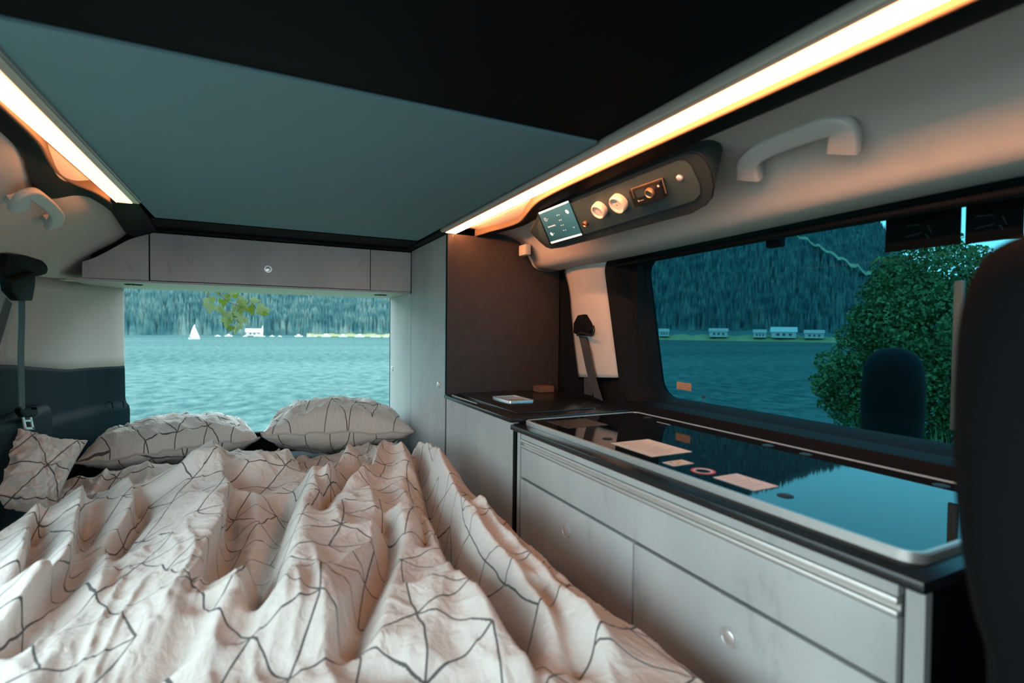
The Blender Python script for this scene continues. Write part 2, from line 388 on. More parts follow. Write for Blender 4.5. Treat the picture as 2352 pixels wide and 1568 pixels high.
# left lining and left rear pillar
PL = [(-.365, .352), (-.392, .325), (-.43, .287), (-.48, .252), (-.53, .212), (-.572, .172), (-.60, .146)]
PLs = [(v.x, v.z) for v in smooth_pts([(a, 0, c) for a, c in PL], 4)]
rows = [[(x, y, z) for x, z in PLs] for y in np.linspace(.55, 2.53, 20)]
o = st(mk('wall_left', grid(rows), BEIGE, smooth=True), 'beige moulded lining along the far side of the bed'); solid(o, .012, -1)
PLAN = smooth_pts([(-.610, 1.20, 0), (-.610, 1.60, 0), (-.602, 1.90, 0), (-.588, 2.15, 0), (-.560, 2.33, 0), (-.530, 2.42, 0), (-.497, 2.485, 0), (-.478, 2.525, 0)], 6)
ZB = [(1.2, -.085), (1.5, -.09), (1.83, -.105), (2.23, -.148), (2.5, -.157)]
def topz(x): return .146 + max(0, (x + .60)) * .22
rows = []
for s in range(9):
    f = s / 8; rows.append([(p.x - .012 * (1 - f) * 0, p.y, topz(p.x) * (1 - f) + lerp_table(ZB, p.y) * f) for p in PLAN if p.y > 1.80])
o = st(mk('trim_7', grid(rows), BEIGE, smooth=True), 'beige upper cover of the rear pillar beside the rear opening'); solid(o, .012, 1)
rows = []
for f, oo in ((0, 0), (.04, .002), (.5, .004), (.56, .010), (.60, .022), (.66, .026), (1, .026), (1.8, .03)):
    rows.append([(p.x + oo * .7, p.y - oo * .2, lerp_table(ZB, p.y) * (1 - f) + -.42 * f) for p in PLAN if p.y > 1.15])
o = st(mk('trim_8', grid(rows), TEALDARK, smooth=True, angle=45), 'dark lower cover of the rear pillar beside the bed'); solid(o, .012, 1)
b = BM()
for px in ((258, 925), (283, 921)):
    p = on(*px, 'Y', 2.44); sweep(b, [p + Vector((-.012, 0, .004)), p + Vector((0, -.004, .002)), p + Vector((.004, -.006, -.022))], (0, 1, 0), .004, .006, m=8)
st(mk('trim_9', b, BLACK), 'two small black clips on the rear pillar cover')
# rounded wheel-arch box behind the belt
b = BM(); box(b, -.612, -.555, 1.45, 2.02, -.62, -.232, .03, 4)
st(mk('trim_10', b, TEALDARK, smooth=True, angle=50), 'dark rounded box against the far wall behind the belt')
st(mk('wall_left', bx(-.64, -.625, 1.15, 2.52, -1.0, -.09), BLACKMATT), 'dark side wall beside the bed')
w2 = thing('window_2', 'narrow strip of side window behind the belt', None, (-.62, 1.5, -.08)); w2['kind'] = 'structure'
mk('pane', bx(-.626, -.622, 1.15, 1.82, -.09, .15), tint_glass('teal_glass', (.20, .50, .54), False, .05), w2)
b = BM(); box(b, -.632, -.608, 1.80, 1.83, -.09, .15, .003); mk('window_frame', b, FRAMEMAT, w2)
st(mk('wall_rear', bx(-.64, 1.06, 2.505, 2.535, -1.0, -.46), BLACKMATT), 'rear sill below the open tailgate')
st(mk('wall_rear', bx(-.66, 1.06, 2.535, 2.56, .17, .40), BLACKMATT), 'rear header above the opening')

# ------------------------------------------------------------------ roof light strips with wavy covers
def strip(label, xin, xout, y0, y1, sgn, side, front):
    t = thing('light_strip', label, 'light', ((xin + xout) / 2, (y0 + y1) / 2, .325), 'roof light strips')
    w_ = xout - xin
    b = BM(); a, c = sorted((xin, xin + w_ * .30)); box(b, a, c, y0, y1, .330, .3375, .001); a, c = sorted((xin, xout)); box(b, a, c, y0, y1, .3376, .348, .001)
    mk('profile', b, ALU, t)
    a, c = sorted((xin + w_ * .31, xout)); mk('diffuser', bx(a, c, y0 + .002, y1 - .002, .3285, .3373, .002), emit_mat('led_diffuser', (1.0, .42, .20), front), t)
    a, c = sorted((xout + sgn * .0002, xout + sgn * .0012)); mk('added_side_glow', bx(a, c, y0 + .002, y1 - .002, .3287, .3371), emit_mat('added_side_emitter', (1.0, .36, .14), side), t)  # unseen emissive side face, added to throw more orange light on the lining
    a, c = sorted((xin - w_ * .06, xin - w_ * .02)); mk('edge_bead', bx(a, c, y0, y1, .334, .3375), ALU, t)
    return t
strip('long warm light strip along the roof edge above the kitchen', .556, .606, -.75, 1.680, 1, 150, 7.0)
strip('warm light strip along the roof edge on the belt side', -.286, -.336, .5, 1.70, -1, 26, 4.0)
def recess(name, xa, xb, y0, y1, label):
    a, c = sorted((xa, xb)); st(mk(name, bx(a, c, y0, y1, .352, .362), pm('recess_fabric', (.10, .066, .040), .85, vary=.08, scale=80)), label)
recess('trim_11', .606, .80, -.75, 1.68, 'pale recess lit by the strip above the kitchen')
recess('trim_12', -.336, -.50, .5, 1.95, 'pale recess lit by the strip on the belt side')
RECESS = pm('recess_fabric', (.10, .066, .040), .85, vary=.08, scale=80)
def fascia(name, lip, y0, y1, sgn, wid, lining, label, liplabel):
    rows, rows2 = [], []
    for y in np.linspace(y0, y1, 80):
        xi = float(np.interp(y, SX, SV)); wd = float(np.interp(y, [a for a, _ in wid], [c for _, c in wid]))
        lz = lambda x: float(np.interp(abs(x), [abs(a) for a, _ in lining], [c for _, c in lining]))
        rows.append([(xi + sgn * (.004 + wd * u), y, min(z, lz(xi + sgn * (.004 + wd * u)) - .003)) for u, z in ((0, .3275), (.10, .3262), (.4, .3255), (.8, .3255), (.95, .327), (1.0, .332), (1.0, .352))])
        rows2.append([(xi + sgn * d, y, z) for d, z in ((.006, .353), (.0, .351), (0, .330), (.001, .3283), (.004, .3275))])
    st(mk(name, grid(rows), BLACK, smooth=True, angle=60), label); st(mk(lip, grid(rows2), RECESS, smooth=True, angle=60), liplabel)
def spl(tab):
    P = smooth_pts([(x, y, 0) for y, x in tab], 8); return [p.y for p in P], [p.x for p in P]
SX, SV = spl([(-.75, .626), (.4, .626), (.9, .626), (1.06, .629), (1.17, .640), (1.28, .672), (1.40, .708), (1.50, .706), (1.58, .690), (1.69, .680)])
fascia('trim_13', 'trim_16', -.75, 1.682, 1, [(-.75, .048), (1.0, .050), (1.25, .045), (1.4, .03), (1.69, .03)], PRs, 'black wavy cover along the light strip above the kitchen', 'pale inner lip of the wavy cover above the kitchen')
SX, SV = spl([(.5, -.342), (.9, -.342), (1.08, -.345), (1.22, -.352), (1.34, -.372), (1.45, -.386), (1.53, -.380), (1.60, -.358), (1.70, -.350), (1.85, -.350), (2.0, -.36)])
fascia('trim_14', 'trim_17', .5, 2.0, -1, [(.5, .040), (1.1, .040), (1.3, .032), (1.5, .042), (1.62, .034), (1.75, .025), (2.0, .02)], PLs, 'black wavy cover along the light strip on the belt side', 'pale inner lip of the wavy cover on the belt side')
# black corner web joining the cover to the overhead cabinet
b = BM(); prism(b, [(-.30, 1.70, .332), (-.292, 1.72, .332), (-.30, 1.93, .332), (-.31, 2.14, .326), (-.375, 2.14, .300), (-.385, 2.05, .302), (-.372, 1.80, .326), (-.352, 1.70, .330)], (0, 0, .014), .002)
st(mk('trim_15', b, BLACK, smooth=True, angle=40), 'black corner web between light strip and overhead cabinet')

# ------------------------------------------------------------------ cabinets
def knob(parent, c, axis, r=.0135, name='knob'):
    k = mk(name, lathe(BM(), [(0, .0055), (r*.55, .0055), (r*.70, .0045), (r*.73, .003), (r*.80, .003), (r*.84, .0055), (r*.95, .0055), (r, .0035), (r, -.002)], c, axis, 28), CHROME, parent, smooth=True, angle=35)
    return k
FX = .58
# kitchen unit
kt = thing('kitchen_unit', 'long grey kitchen unit with drawers under the glass hob', 'cabinet', (.79, .7, -1.02))
mk('carcass', bx(.592, 1.05, .268, 1.148, -1.02, -.253), BLACKMATT, kt)
mk('end_panel', bx(.592, 1.05, .2635, .2675, -1.02, -.252), BLACK, kt)
dr = mk('drawer', bx(FX, .598, .288, 1.119, -.358, -.2875, .0012), CONC, kt, smooth=True, angle=40)
b = BM(); box(b, FX - .002, .596, .288, 1.119, -.2745, -.2665, .0015); box(b, FX - .001, .596, .288, 1.119, -.2865, -.2805, .0015); box(b, FX + .006, .596, .288, 1.119, -.281, -.274)
mk('handle_rail', b, ALU, dr, smooth=True, angle=40)
mk('top_panel', bx(FX, .598, .288, 1.119, -.2655, -.2515, .0008), CONC, dr)
d1 = mk('drawer', bx(FX, .598, .6965, 1.119, -.99, -.364, .0012), CONC, kt, smooth=True, angle=40); knob(d1, (FX, .905, -.417), (-1, 0, 0))
d2 = mk('drawer', bx(FX, .598, .288, .6925, -.99, -.364, .0012), CONC, kt, smooth=True, angle=40); knob(d2, (FX, .490, -.416), (-1, 0, 0))
mk('post', bx(FX, .60, .264, .2815, -1.02, -.252, .001), CONC, kt)
mk('post', bx(FX, .60, 1.1255, 1.1395, -1.02, -.252, .001), CONC, kt)
mk('plinth', bx(.585, .60, .27, 1.148, -1.02, -.995), BLACKMATT, kt)
tag(mk('worktop', bx(.571, .985, .2615, 1.1635, -.2505, -.2372, .003), TOPMAT, smooth=True, angle=40), 'thin black worktop with the glass hob lid on it', 'worktop')
# hob with glass lid
hb = thing('glass_lid_hob', 'glass-covered hob in an aluminium frame on the black worktop', 'hob', (.785, .72, -.2371))
HZ = -.2262
o_, i_ = rrect(.604, .966, .281, 1.156, .022, 6), rrect(.6125, .9575, .2895, 1.1475, .016, 6)
b = ring_prism(BM(), o_, i_, lambda p, d: (p[0], p[1], d), -.237, HZ)
bmesh.ops.bevel(b, geom=[e for e in b.edges if abs(e.verts[0].co.z - HZ) < 1e-5 and abs(e.verts[1].co.z - HZ) < 1e-5], offset=.0015, segments=2, affect='EDGES')
mk('frame', b, ALU, hb, smooth=True, angle=45)
GZ = HZ - .0012
gl = mk('glass_lid', prism(BM(), [(x, y, GZ) for x, y in i_], (0, 0, -.008)), GLASSBLK, hb)
def sheet(name, pts, mat, z0=GZ + .0001, h=.0006): return mk(name, prism(BM(), [(p[0], p[1], z0) for p in pts], (0, 0, h)), mat, gl)
s1 = sheet('paper_label', [(.643, .845), (.741, .845), (.741, .722), (.643, .722)], PAPER)
b = BM(); rr = random.Random(3)
for k in range(11):
    yy = .832 - k * .0095; a = rr.uniform(.655, .665); box(b, a, a + rr.uniform(.04, .066), yy - .0012, yy + .0012, GZ + .0007, GZ + .0008)
mk('print', b, pm('faded_print', (.45, .36, .28), .8), s1)
s2 = sheet('small_label', [(.632, .684), (.678, .684), (.678, .656), (.632, .656)], PAPER)
b = BM(); lathe(b, [(0, .0002), (.0055, .0002)], (.660, .672, GZ + .0007), (0, 0, 1), 12); mk('print', b, pm('amber_print', (.75, .42, .08), .6), s2)
b = BM()
for xx, yy in ((.648, .664), (.644, .676)): lathe(b, [(0, .0002), (.003, .0002)], (xx, yy, GZ + .0007), (0, 0, 1), 10)
mk('print', b, pm('grey_blue_print', (.16, .19, .26), .6), s2)
s3 = sheet('paper_label', [(.641, .580), (.693, .580), (.693, .505), (.641, .505)], pm('paper_label_pale', (.74, .70, .68), .7, vary=.06, scale=60))
b = BM()
for k in range(5): box(b, .650, .682 - .006 * (k % 2), .5700 - k * .012, .5724 - k * .012, GZ + .0007, GZ + .0008)
mk('print', b, pm('pale_print', (.55, .50, .48), .8), s3)
def disc_ring(c, r0, r1, z, mat, name, parent, sx_=1.0):
    n_ = 36; o2 = [(c[0] + r1*math.cos(2*math.pi*k/n_)*sx_, c[1] + r1*math.sin(2*math.pi*k/n_)) for k in range(n_)]; i2 = [(c[0] + r0*math.cos(2*math.pi*k/n_)*sx_, c[1] + r0*math.sin(2*math.pi*k/n_)) for k in range(n_)]
    return mk(name, ring_prism(BM(), o2, i2, lambda p, d: (p[0], p[1], d), z, z + .0005), mat, parent)
disc_ring((.655, .614), .0155, .0195, GZ + .0001, RED, 'warning_ring', gl)
disc_ring((.655, .614), .0125, .0154, GZ + .0001, pm('pale_ring_print', (.70, .66, .70), .6), 'warning_ring', gl)
for c in ((.662, .472), (.664, .884), (.925, .405), (.925, .62), (.925, 1.06), (.925, .70)):
    mk('rubber_pad', lathe(BM(), [(0, .0016), (.008, .0016), (.011, .0006), (.011, 0)], (c[0], c[1], GZ + .0001), (0, 0, 1), 20), RUBBER, gl, smooth=True, angle=40)
mk('dark_film', prism(BM(), [(.650, 1.115, GZ + .0001), (.765, 1.115, GZ + .0001), (.765, 1.015, GZ + .0001), (.650, 1.015, GZ + .0001)], (0, 0, .0004)), pm('smoked_film', (.045, .040, .036), .35, vary=.3, scale=70), gl)
b = BM(); sweep(b, [(.905, 1.0, GZ + .0006), (.905, .955, GZ + .0006)], (0, 0, 1), .003, .001, m=8); mk('hinge_mark', b, ALU, gl)

# fridge cabinet with lid
fc = thing('fridge_cabinet', 'grey cabinet front between kitchen unit and tall cabinet, closed black top', 'cabinet', (.79, 1.42, -1.02))
mk('carcass', bx(.592, 1.03, 1.168, 1.678, -1.02, -.234), BLACKMATT, fc)
mk('front_panel', bx(FX, .598, 1.1665, 1.679, -1.02, -.2345, .001), CONC, fc)
mk('edge_post', bx(FX + .001, .60, 1.150, 1.1655, -1.02, -.236, .001), BLACK, fc)
mk('top', bx(.571, 1.03, 1.164, 1.682, -.234, -.2225, .0028), TOPMAT, fc, smooth=True, angle=40)
ld = mk('lid', bx(.617, .862, 1.212, 1.672, -.2224, -.2185, .0012), TOPMAT, fc, smooth=True, angle=40)
b = BM(); ring_prism(b, rrect(.678, .762, 1.385, 1.515, .006), rrect(.686, .754, 1.394, 1.506, .004), lambda p, d: (p[0], p[1], d), -.2186, -.2125)
mk('latch_frame', b, CHROME, ld, smooth=True, angle=40)
b = BM(); box(b, .687, .753, 1.395, 1.445, -.2184, -.2150, .001)
for k in range(4): box(b, .689, .751, 1.452 + k * .013, 1.459 + k * .013, -.2184, -.2145, .0008)
mk('latch_plate', b, ALU, ld)
mk('inlay_line', bx(.592, .596, 1.44, 1.66, -.2224, -.2214), ALU, fc); mk('inlay_line', bx(.868, .871, 1.22, 1.67, -.2224, -.2214), ALU, fc)
tag(mk('small_box', bx(.905, .965, 1.605, 1.655, -.2223, -.200, .002), pm('brown_card', (.16, .08, .05), .6, vary=.3)), 'small brown box at the back of the black lidded top', 'box')

# tall cabinet
tcab = thing('tall_cabinet', 'tall grey cabinet with door knob and dark side beside the worktop', 'cabinet', (.79, 1.91, -1.02))
mk('body', bx(.60, 1.03, 1.700, 2.140, -1.02, .329), BLACKMATT, tcab)
mk('side_panel', bx(FX + .002, 1.03, 1.6835, 1.699, -1.02, .329, .0008), SIDEPANEL, tcab)
mk('edge_strip', bx(FX - .001, FX + .0018, 1.6832, 1.6935, -.222, .329), TEALDARK, tcab)
dd = mk('door', bx(FX, .598, 1.6955, 2.139, -.98, .3275, .001), CONC, tcab); knob(dd, (FX, 1.763, -.196), (-1, 0, 0), .0125)
b = BM()
for (x0, y0, x1, y1) in ((997, 950, 1007, 998), (1008, 962, 1014, 988)):
    a, c = on(x0, y0, 'X', FX - .0003), on(x1, y1, 'X', FX - .0003); sweep(b, [a, c], (1, 0, 0), .004, .0004, m=6)
mk('scuff', b, pm('pale_scuff', (.55, .58, .60), .7), dd)
nc = thing('narrow_cabinet', 'narrow grey cabinet beside the rear opening, below the overhead cabinet', 'cabinet', (.79, 2.33, -1.02))
mk('body', bx(.60, 1.03, 2.145, 2.505, -1.02, .152), BLACKMATT, nc)
dd = mk('door', bx(FX, .598, 2.1435, 2.522, -.98, .1515, .001), CONC, nc); knob(dd, (FX, 2.466, -.189), (-1, 0, 0), .0125)
mk('edge_strip', bx(FX - .001, .60, 2.5225, 2.530, -.98, .1515), TEALDARK, nc)

# overhead cabinet
oc = thing('overhead_cabinet', 'grey overhead cabinet with one round knob above the rear opening', 'cabinet', (.03, 2.33, .150))
mk('body', bx(-.50, .578, 2.165, 2.53, .158, .325), BLACKMATT, oc)
mk('bottom_panel', bx(-.56, .579, 2.1465, 2.533, .1505, .1575, .0008), pm('light_grey_laminate', (.36, .38, .38), .5, vary=.08, scale=10), oc)
fl = mk('flap_door', bx(-.3325, .4095, 2.142, 2.16, .1595, .3225, .001), CONC, oc); knob(fl, (.034, 2.142, .219), (0, -1, 0), .0135)
mk('end_panel', bx(.4125, .5785, 2.142, 2.16, .1585, .3225, .001), CONC, oc)
mk('end_panel', prism(BM(), [(x, 2.142, z) for x, z in ((-.3365, .1585), (-.3365, .3225), (-.3655, .3225), (-.3675, .303), (-.385, .296), (-.40, .287), (-.42, .272), (-.45, .249), (-.48, .228), (-.50, .217), (-.517, .210), (-.517, .1585))], (0, .018, 0), .0006), CONC, oc)
for px in ((307, 653), (874, 677)):
    c = on(*px, 'Z', .1503)
    v = mk('downlight', lathe(BM(), [(0, -.003), (.018, -.003), (.020, -.0035), (.026, -.0025), (.029, 0)], c, (0, 0, 1), 28), BLACK, oc, smooth=True, angle=40)
    b = BM()
    for k in range(6): sweep(b, [c + Vector((.017 * math.cos(k * 1.047), .017 * math.sin(k * 1.047), -.0035)), c + Vector((.005 * math.cos(k * 1.047), .005 * math.sin(k * 1.047), -.0035))], (0, 0, 1), .002, .001, m=6)
    mk('grille_bar', b, ALU, v)

# ------------------------------------------------------------------ control panel on the lining
cp = thing('control_panel', 'dark control panel with display and dials under the roof edge', 'panel', (.73, 1.0, .237))
U = Vector((0, -1, 0)); Vv = Vector((.7071, 0, -.7071)); Nn = Vector((-.7071, 0, -.7071)); O = Vector((.69, 0, .325))
def cpl(px, py, lift=0.0): return onp(px, py, (1, 0, 1), 1.015 - lift * 1.41421)
def PP(y, t, lift=0.0): return Vector((O.x, y, O.z)) + Vv * t + Nn * lift
out = [(1.245, .002), (1.0, .002), (.74, .002), (.695, .003), (.678, .012), (.672, .028), (.675, .055), (.688, .085), (.705, .105), (.73, .118), (.77, .124), (1.0, .124), (1.25, .124), (1.315, .122), (1.335, .112), (1.346, .09), (1.356, .047), (1.318, .034), (1.262, .010)]
b = BM(); fr = [b.verts.new(PP(y, t)) for y, t in out]; bk = [b.verts.new(PP(y, t) + Vector((.02, 0, max(.02, .345 - PP(y, t).z)))) for y, t in out]; n = len(out)
b.faces.new(fr); b.faces.new(bk[::-1])
for i in range(n): b.faces.new((fr[i], bk[i], bk[(i+1) % n], fr[(i+1) % n]))
bmesh.ops.bevel(b, geom=[e for e in b.edges if e.verts[0] in fr and e.verts[1] in fr], offset=.003, segments=2, affect='EDGES')
mk('housing', b, pm('panel_housing', (.014, .024, .028), .45, vary=.1), cp, smooth=True, angle=40)
pin = [(1.235, .010), (.725, .010), (.712, .016), (.706, .030), (.712, .07), (.722, .088), (.745, .098), (1.24, .103), (1.30, .103), (1.318, .094), (1.322, .07), (1.29, .036)]
mk('front_plate', prism(BM(), [PP(y, t, .0004) for y, t in pin], Nn * .0022, .0008), pm('panel_plate', (.030, .055, .060), .5, vary=.08), cp)
LF = .0032
def quad_on(name, px, mat, parent, lift, th=.0012, bev=0): return mk(name, prism(BM(), [cpl(x, y, lift) for x, y in px], Nn * th, bev), mat, parent)
disp = quad_on('display', [(1234.5, 489), (1307, 459.5), (1339, 538.5), (1264, 561.5)], pm('display_glass', (.008, .014, .016), .15), cp, LF, .0015)
def screen_mat():
    m = bpy.data.materials.new('lit_screen'); m.use_nodes = True; t = m.node_tree; bs = t.nodes['Principled BSDF']
    bs.inputs['Base Color'].default_value = (.02, .05, .055, 1); bs.inputs['Roughness'].default_value = .2
    co = nd(t, 'ShaderNodeTexCoord'); sp = nd(t, 'ShaderNodeSeparateXYZ'); t.links.new(co.outputs['Generated'], sp.inputs[0])
    r = nd(t, 'ShaderNodeValToRGB'); r.color_ramp.elements[0].color = (.055, .19, .20, 1); r.color_ramp.elements[1].color = (.003, .045, .05, 1)
    g = mth(t, 'ADD', mth(t, 'MULTIPLY', sp.outputs[1], .6), mth(t, 'MULTIPLY', sp.outputs[0], .45)); t.links.new(g, r.inputs[0])
    t.links.new(r.outputs[0], bs.inputs['Emission Color']); bs.inputs['Emission Strength'].default_value = 1.0
    return m
scr = quad_on('screen', [(1237.5, 490), (1306.5, 462), (1336.5, 537.5), (1266, 559)], screen_mat(), disp, LF + .0016, .0006)
UIW = emit_mat('screen_white', (.62, .80, .84), .95)
quad_on('screen_bar', [(1237, 488), (1304.5, 460.5), (1306.5, 464.5), (1238.5, 492)], UIW, disp, LF + .0024, .0004)
quad_on('screen_bar', [(1264.5, 555.5), (1335.5, 535.5), (1337, 539.5), (1267, 559.5)], UIW, disp, LF + .0024, .0004)
def dot(px, py, r, name='screen_icon', r0=0.0, mat=None):
    c = cpl(px, py, LF + .0024)
    if r0: g = lathe(BM(), [(r0, .0002), (r0, .0004), (r, .0004), (r, .0002)], c, Nn, 20)
    else: g = lathe(BM(), [(0, .0004), (r, .0004), (r, .0001)], c, Nn, 18)
    return mk(name, g, mat or UIW, disp)
dot(1302.5, 486, .0058); dot(1267.3, 537.2, .0054); dot(1253.2, 504, .0055, r0=.0047)
dot(1258.5, 502.5, .0010); dot(1272.4, 535.8, .0011, mat=emit_mat('screen_green', (.35, .85, .45), .9))
for px, py in ((1284, 493), (1289, 504.5), (1294, 516.2), (1299, 527.8)): dot(px, py, .0013)
# lettering as it stands on the display
UC = (cpl(1306, 461) - cpl(1236, 488)).normalized(); DCv = Nn.cross(UC).normalized()
def lettering(body, px, py, size, name='screen_text', parent=disp, mat=UIW, lift=LF + .0026, ux=UC, flip=1):
    cu = bpy.data.curves.new('tmp', 'FONT'); cu.body = body; cu.size = size; cu.align_x = 'CENTER'; cu.align_y = 'CENTER'; cu.extrude = .0001
    to = bpy.data.objects.new('tmp', cu); COL.objects.link(to); dg = bpy.context.evaluated_depsgraph_get(); me = bpy.data.meshes.new_from_object(to.evaluated_get(dg))
    c = cpl(px, py, lift); x_ = ux * flip; z_ = Nn; y_ = z_.cross(x_)
    V = [c + x_ * v.co.x + y_ * v.co.y + z_ * v.co.z for v in me.vertices]; Fc = [tuple(p.vertices) for p in me.polygons]
    bpy.data.objects.remove(to); bpy.data.curves.remove(cu); bpy.data.meshes.remove(me)
    return mk(name, (V, Fc), mat, parent)
lettering('DAMOOAMPQ', 1267, 519.5, .0058)
for k, (px, py) in enumerate(((1279.7, 494.5), (1285, 506), (1289.5, 517.5), (1294.5, 529))): lettering('OFF', px, py, .0030)
lettering('27.8', 1318, 522, .0036)
lettering('i', 1253.2, 504, .0062)
# small push button, two white dials, heater unit, screw
mk('push_button', lathe(BM(), [(0, .006), (.0045, .006), (.0055, .008), (.0068, .008), (.0075, .0065), (.0075, 0)], cpl(1346, 512, .003), Nn, 22), pm('bronze_button', (.35, .20, .13), .35, metal=.8), cp, smooth=True, angle=35)
DIALFACE = pm('dial_face', (.74, .66, .60), .5, vary=.03); DIALRED = pm('dial_red_print', (.45, .12, .07), .6); DIALBLK = pm('dial_black_print', (.03, .03, .03), .6)
for k, (px, py, r) in enumerate(((1381, 478, .0195), (1425, 462.5, .0215))):
    c = cpl(px, py, .003)
    dl = mk('dial', lathe(BM(), [(0, .013), (r*.66, .013), (r*.70, .0145), (r*.78, .0165), (r*.90, .0165), (r*.98, .013), (r, .008), (r, 0)], c, Nn, 32), WHITEP, cp, smooth=True, angle=50)
    mk('dial_face', lathe(BM(), [(0, .0135), (r*.64, .0135), (r*.64, .0125)], c, Nn, 28), DIALFACE, dl)
    b = BM(); e1 = U; e2 = Vv
    def arc(a0, a1, rr_, th):
        pts_ = [c + Nn * .0139 + (e1 * math.cos(math.radians(a)) + e2 * math.sin(math.radians(a))) * rr_ for a in np.linspace(a0, a1, 14)]
        sweep(b, pts_, Nn, th, .0004, m=6)
    if k == 0:
        arc(-70, 40, r*.46, .0012); arc(120, 250, r*.46, .0006); mk('print', b, DIALRED, dl)
    else:
        arc(-80, -50, r*.42, .0018); arc(-110, -98, r*.42, .0018); sweep(b, [c + Nn * .0139 - e2 * .0018, c + Nn * .0139 + e2 * .0018], Nn, .0026, .0004, m=6); mk('print', b, DIALBLK, dl)
hu = quad_on('heater_control', [(1451, 433.5), (1524, 407), (1534, 446), (1466, 469.5)], pm('heater_black', (.012, .011, .010), .3), cp, .003, .013, .0015)
GOLD = pm('bronze_trim', (.72, .47, .28), .32, metal=.85)
def edge_bar(p, q, name='trim_edge'): mk(name, sweep(BM(), [cpl(*p, .0162), cpl(*q, .0162)], Nn, .0022, .0016, m=8), GOLD, hu)
edge_bar((1450, 434), (1521, 409.5)); edge_bar((1521, 409.5), (1530, 444)); edge_bar((1450, 434), (1457, 455))
quad_on('small_display', [(1458, 439), (1481, 431), (1487, 447), (1464, 455)], pm('dark_lcd', (.030, .045, .045), .25), hu, .0163, .0006)
c = cpl(1494, 440.5, .0160)
mk('rotary_knob', lathe(BM(), [(0, .006), (.0075, .006), (.0082, .0075), (.0096, .0075), (.0102, .006), (.0102, 0)], c, Nn, 26), GOLD, hu, smooth=True, angle=35)
mk('knob_cap', lathe(BM(), [(0, .0068), (.0076, .0068), (.0076, .004)], c, Nn, 24), pm('knob_dark', (.03, .045, .05), .3), hu)
mk('led_dot', lathe(BM(), [(0, .0012), (.0022, .0008), (.0024, 0)], cpl(1512, 427, .016), Nn, 14), pm('pale_lens', (.75, .70, .60), .4), hu)
mk('emblem', lathe(BM(), [(0, .0004), (.0022, .0004)], cpl(1467, 461, .0163), Nn, 10), WHITEP, hu)
lettering('thermo', 1474.5, 459.5, .0034, 'lettering', hu, WHITEP, .0165)
mk('screw', lathe(BM(), [(0, .005), (.004, .005), (.0065, .003), (.007, 0)], cpl(1562, 408, .003), Nn, 18), CHROME, cp, smooth=True, angle=40)

# ------------------------------------------------------------------ grab handles
def handle(label, px, n, c, w_, h_, lift, feet_r, name='grab_handle'):
    nv = Vector(n).normalized(); L0 = c
    P = [onp(x, y, n, L0) for x, y in px]
    ctr = sum(P, Vector()) / len(P)
    t = thing(name, label, 'handle', (ctr.x, ctr.y, min(p.z for p in P)), 'grab handles on the lining')
    path = smooth_pts(P, 7); m_ = len(path)
    ws = [w_ * (1.0 + .38 * max(0, 1 - min(i, m_ - 1 - i) / (m_ * .22))) for i in range(m_)]
    mk('grip', sweep(BM(), path, nv, w_, h_, 5.0, 20, ws=ws), HANDLE, t, smooth=True, angle=60)
    for p, q in ((P[0], P[1]), (P[-1], P[-2])):
        d = (q - p).normalized(); s = nv.cross(d)
        b = BM(); cc = p + d * .016 + nv * .0
        prism(b, [cc + d * a * .016 + s * e * w_ * .5 for a, e in ((-1, -1), (1, -1), (1, 1), (-1, 1))], nv * lift, .003)
        mk('foot', b, HANDLE, t, smooth=True, angle=40)
    return t
# plane tangent to the right lining, 45 degrees, set 3 cm proud
handle('curved grey grab handle beside the control panel', [(1722, 408), (1721, 375), (1746, 348), (1800, 323), (1855, 303), (1905, 288), (1936, 298), (1938, 346)], (1, 0, 1), 1.130, .034, .022, .028, 0)
handle('small grey grab handle above the far belt', [(44, 478), (52, 452), (72, 444), (95, 458), (118, 478), (130, 495), (122, 518)], (-.55, 0, .84), .55 * .478 + .84 * .228, .026, .016, .022, 0)

# ------------------------------------------------------------------ seat belts
def band(path, wdir, w_, th, name, mat, parent):
    P = smooth_pts(path, 6); b = BM(); wd = Vector(wdir).normalized(); rows = []
    for i, p in enumerate(P):
        tt = (P[min(i+1, len(P)-1)] - P[max(i-1, 0)]).normalized(); nn = tt.cross(wd).normalized()
        rows.append([b.verts.new(p + wd * a * w_ / 2 + nn * c * th / 2) for a, c in ((-1, -1), (-.93, -1.0), (.93, -1.0), (1, -1), (1, 1), (.5, 1.5), (.2, 1), (-.2, 1), (-.5, 1.5), (-1, 1))])
    for A, B in zip(rows, rows[1:]):
        for k in range(len(A)): b.faces.new((A[k], A[(k+1) % len(A)], B[(k+1) % len(A)], B[k]))
    b.faces.new(rows[0][::-1]); b.faces.new(rows[-1])
    return mk(name, b, mat, parent, smooth=True, angle=40)
X1 = .972
sb = thing('seat_belt', 'black seat belt hanging on the beige pillar beside the side window', 'seat belt', (X1, 1.38, -.235))
a = on(1345, 745, 'X', .985)
band([on(1338, 772, 'X', X1), on(1345, 800, 'X', X1 - .006), on(1358, 860, 'X', X1 - .004), on(1375, 916, 'X', X1 - .012)], (0, 1, .12), .046, .0022, 'strap', STRAP, sb)
band([on(1350, 778, 'X', X1 + .012), on(1350, 840, 'X', X1 + .013), on(1352, 914, 'X', X1 + .008)], (0, 1, .05), .046, .0022, 'strap', STRAP, sb)
b = BM(); prism(b, [on(x, y, 'X', .982) for x, y in ((1329, 742), (1338, 724), (1350, 722), (1360, 740), (1368, 756), (1363, 772), (1342, 770), (1328, 765))], (-.022, 0, 0), .005)
mk('guide', b, BLACK, sb, smooth=True, angle=40)
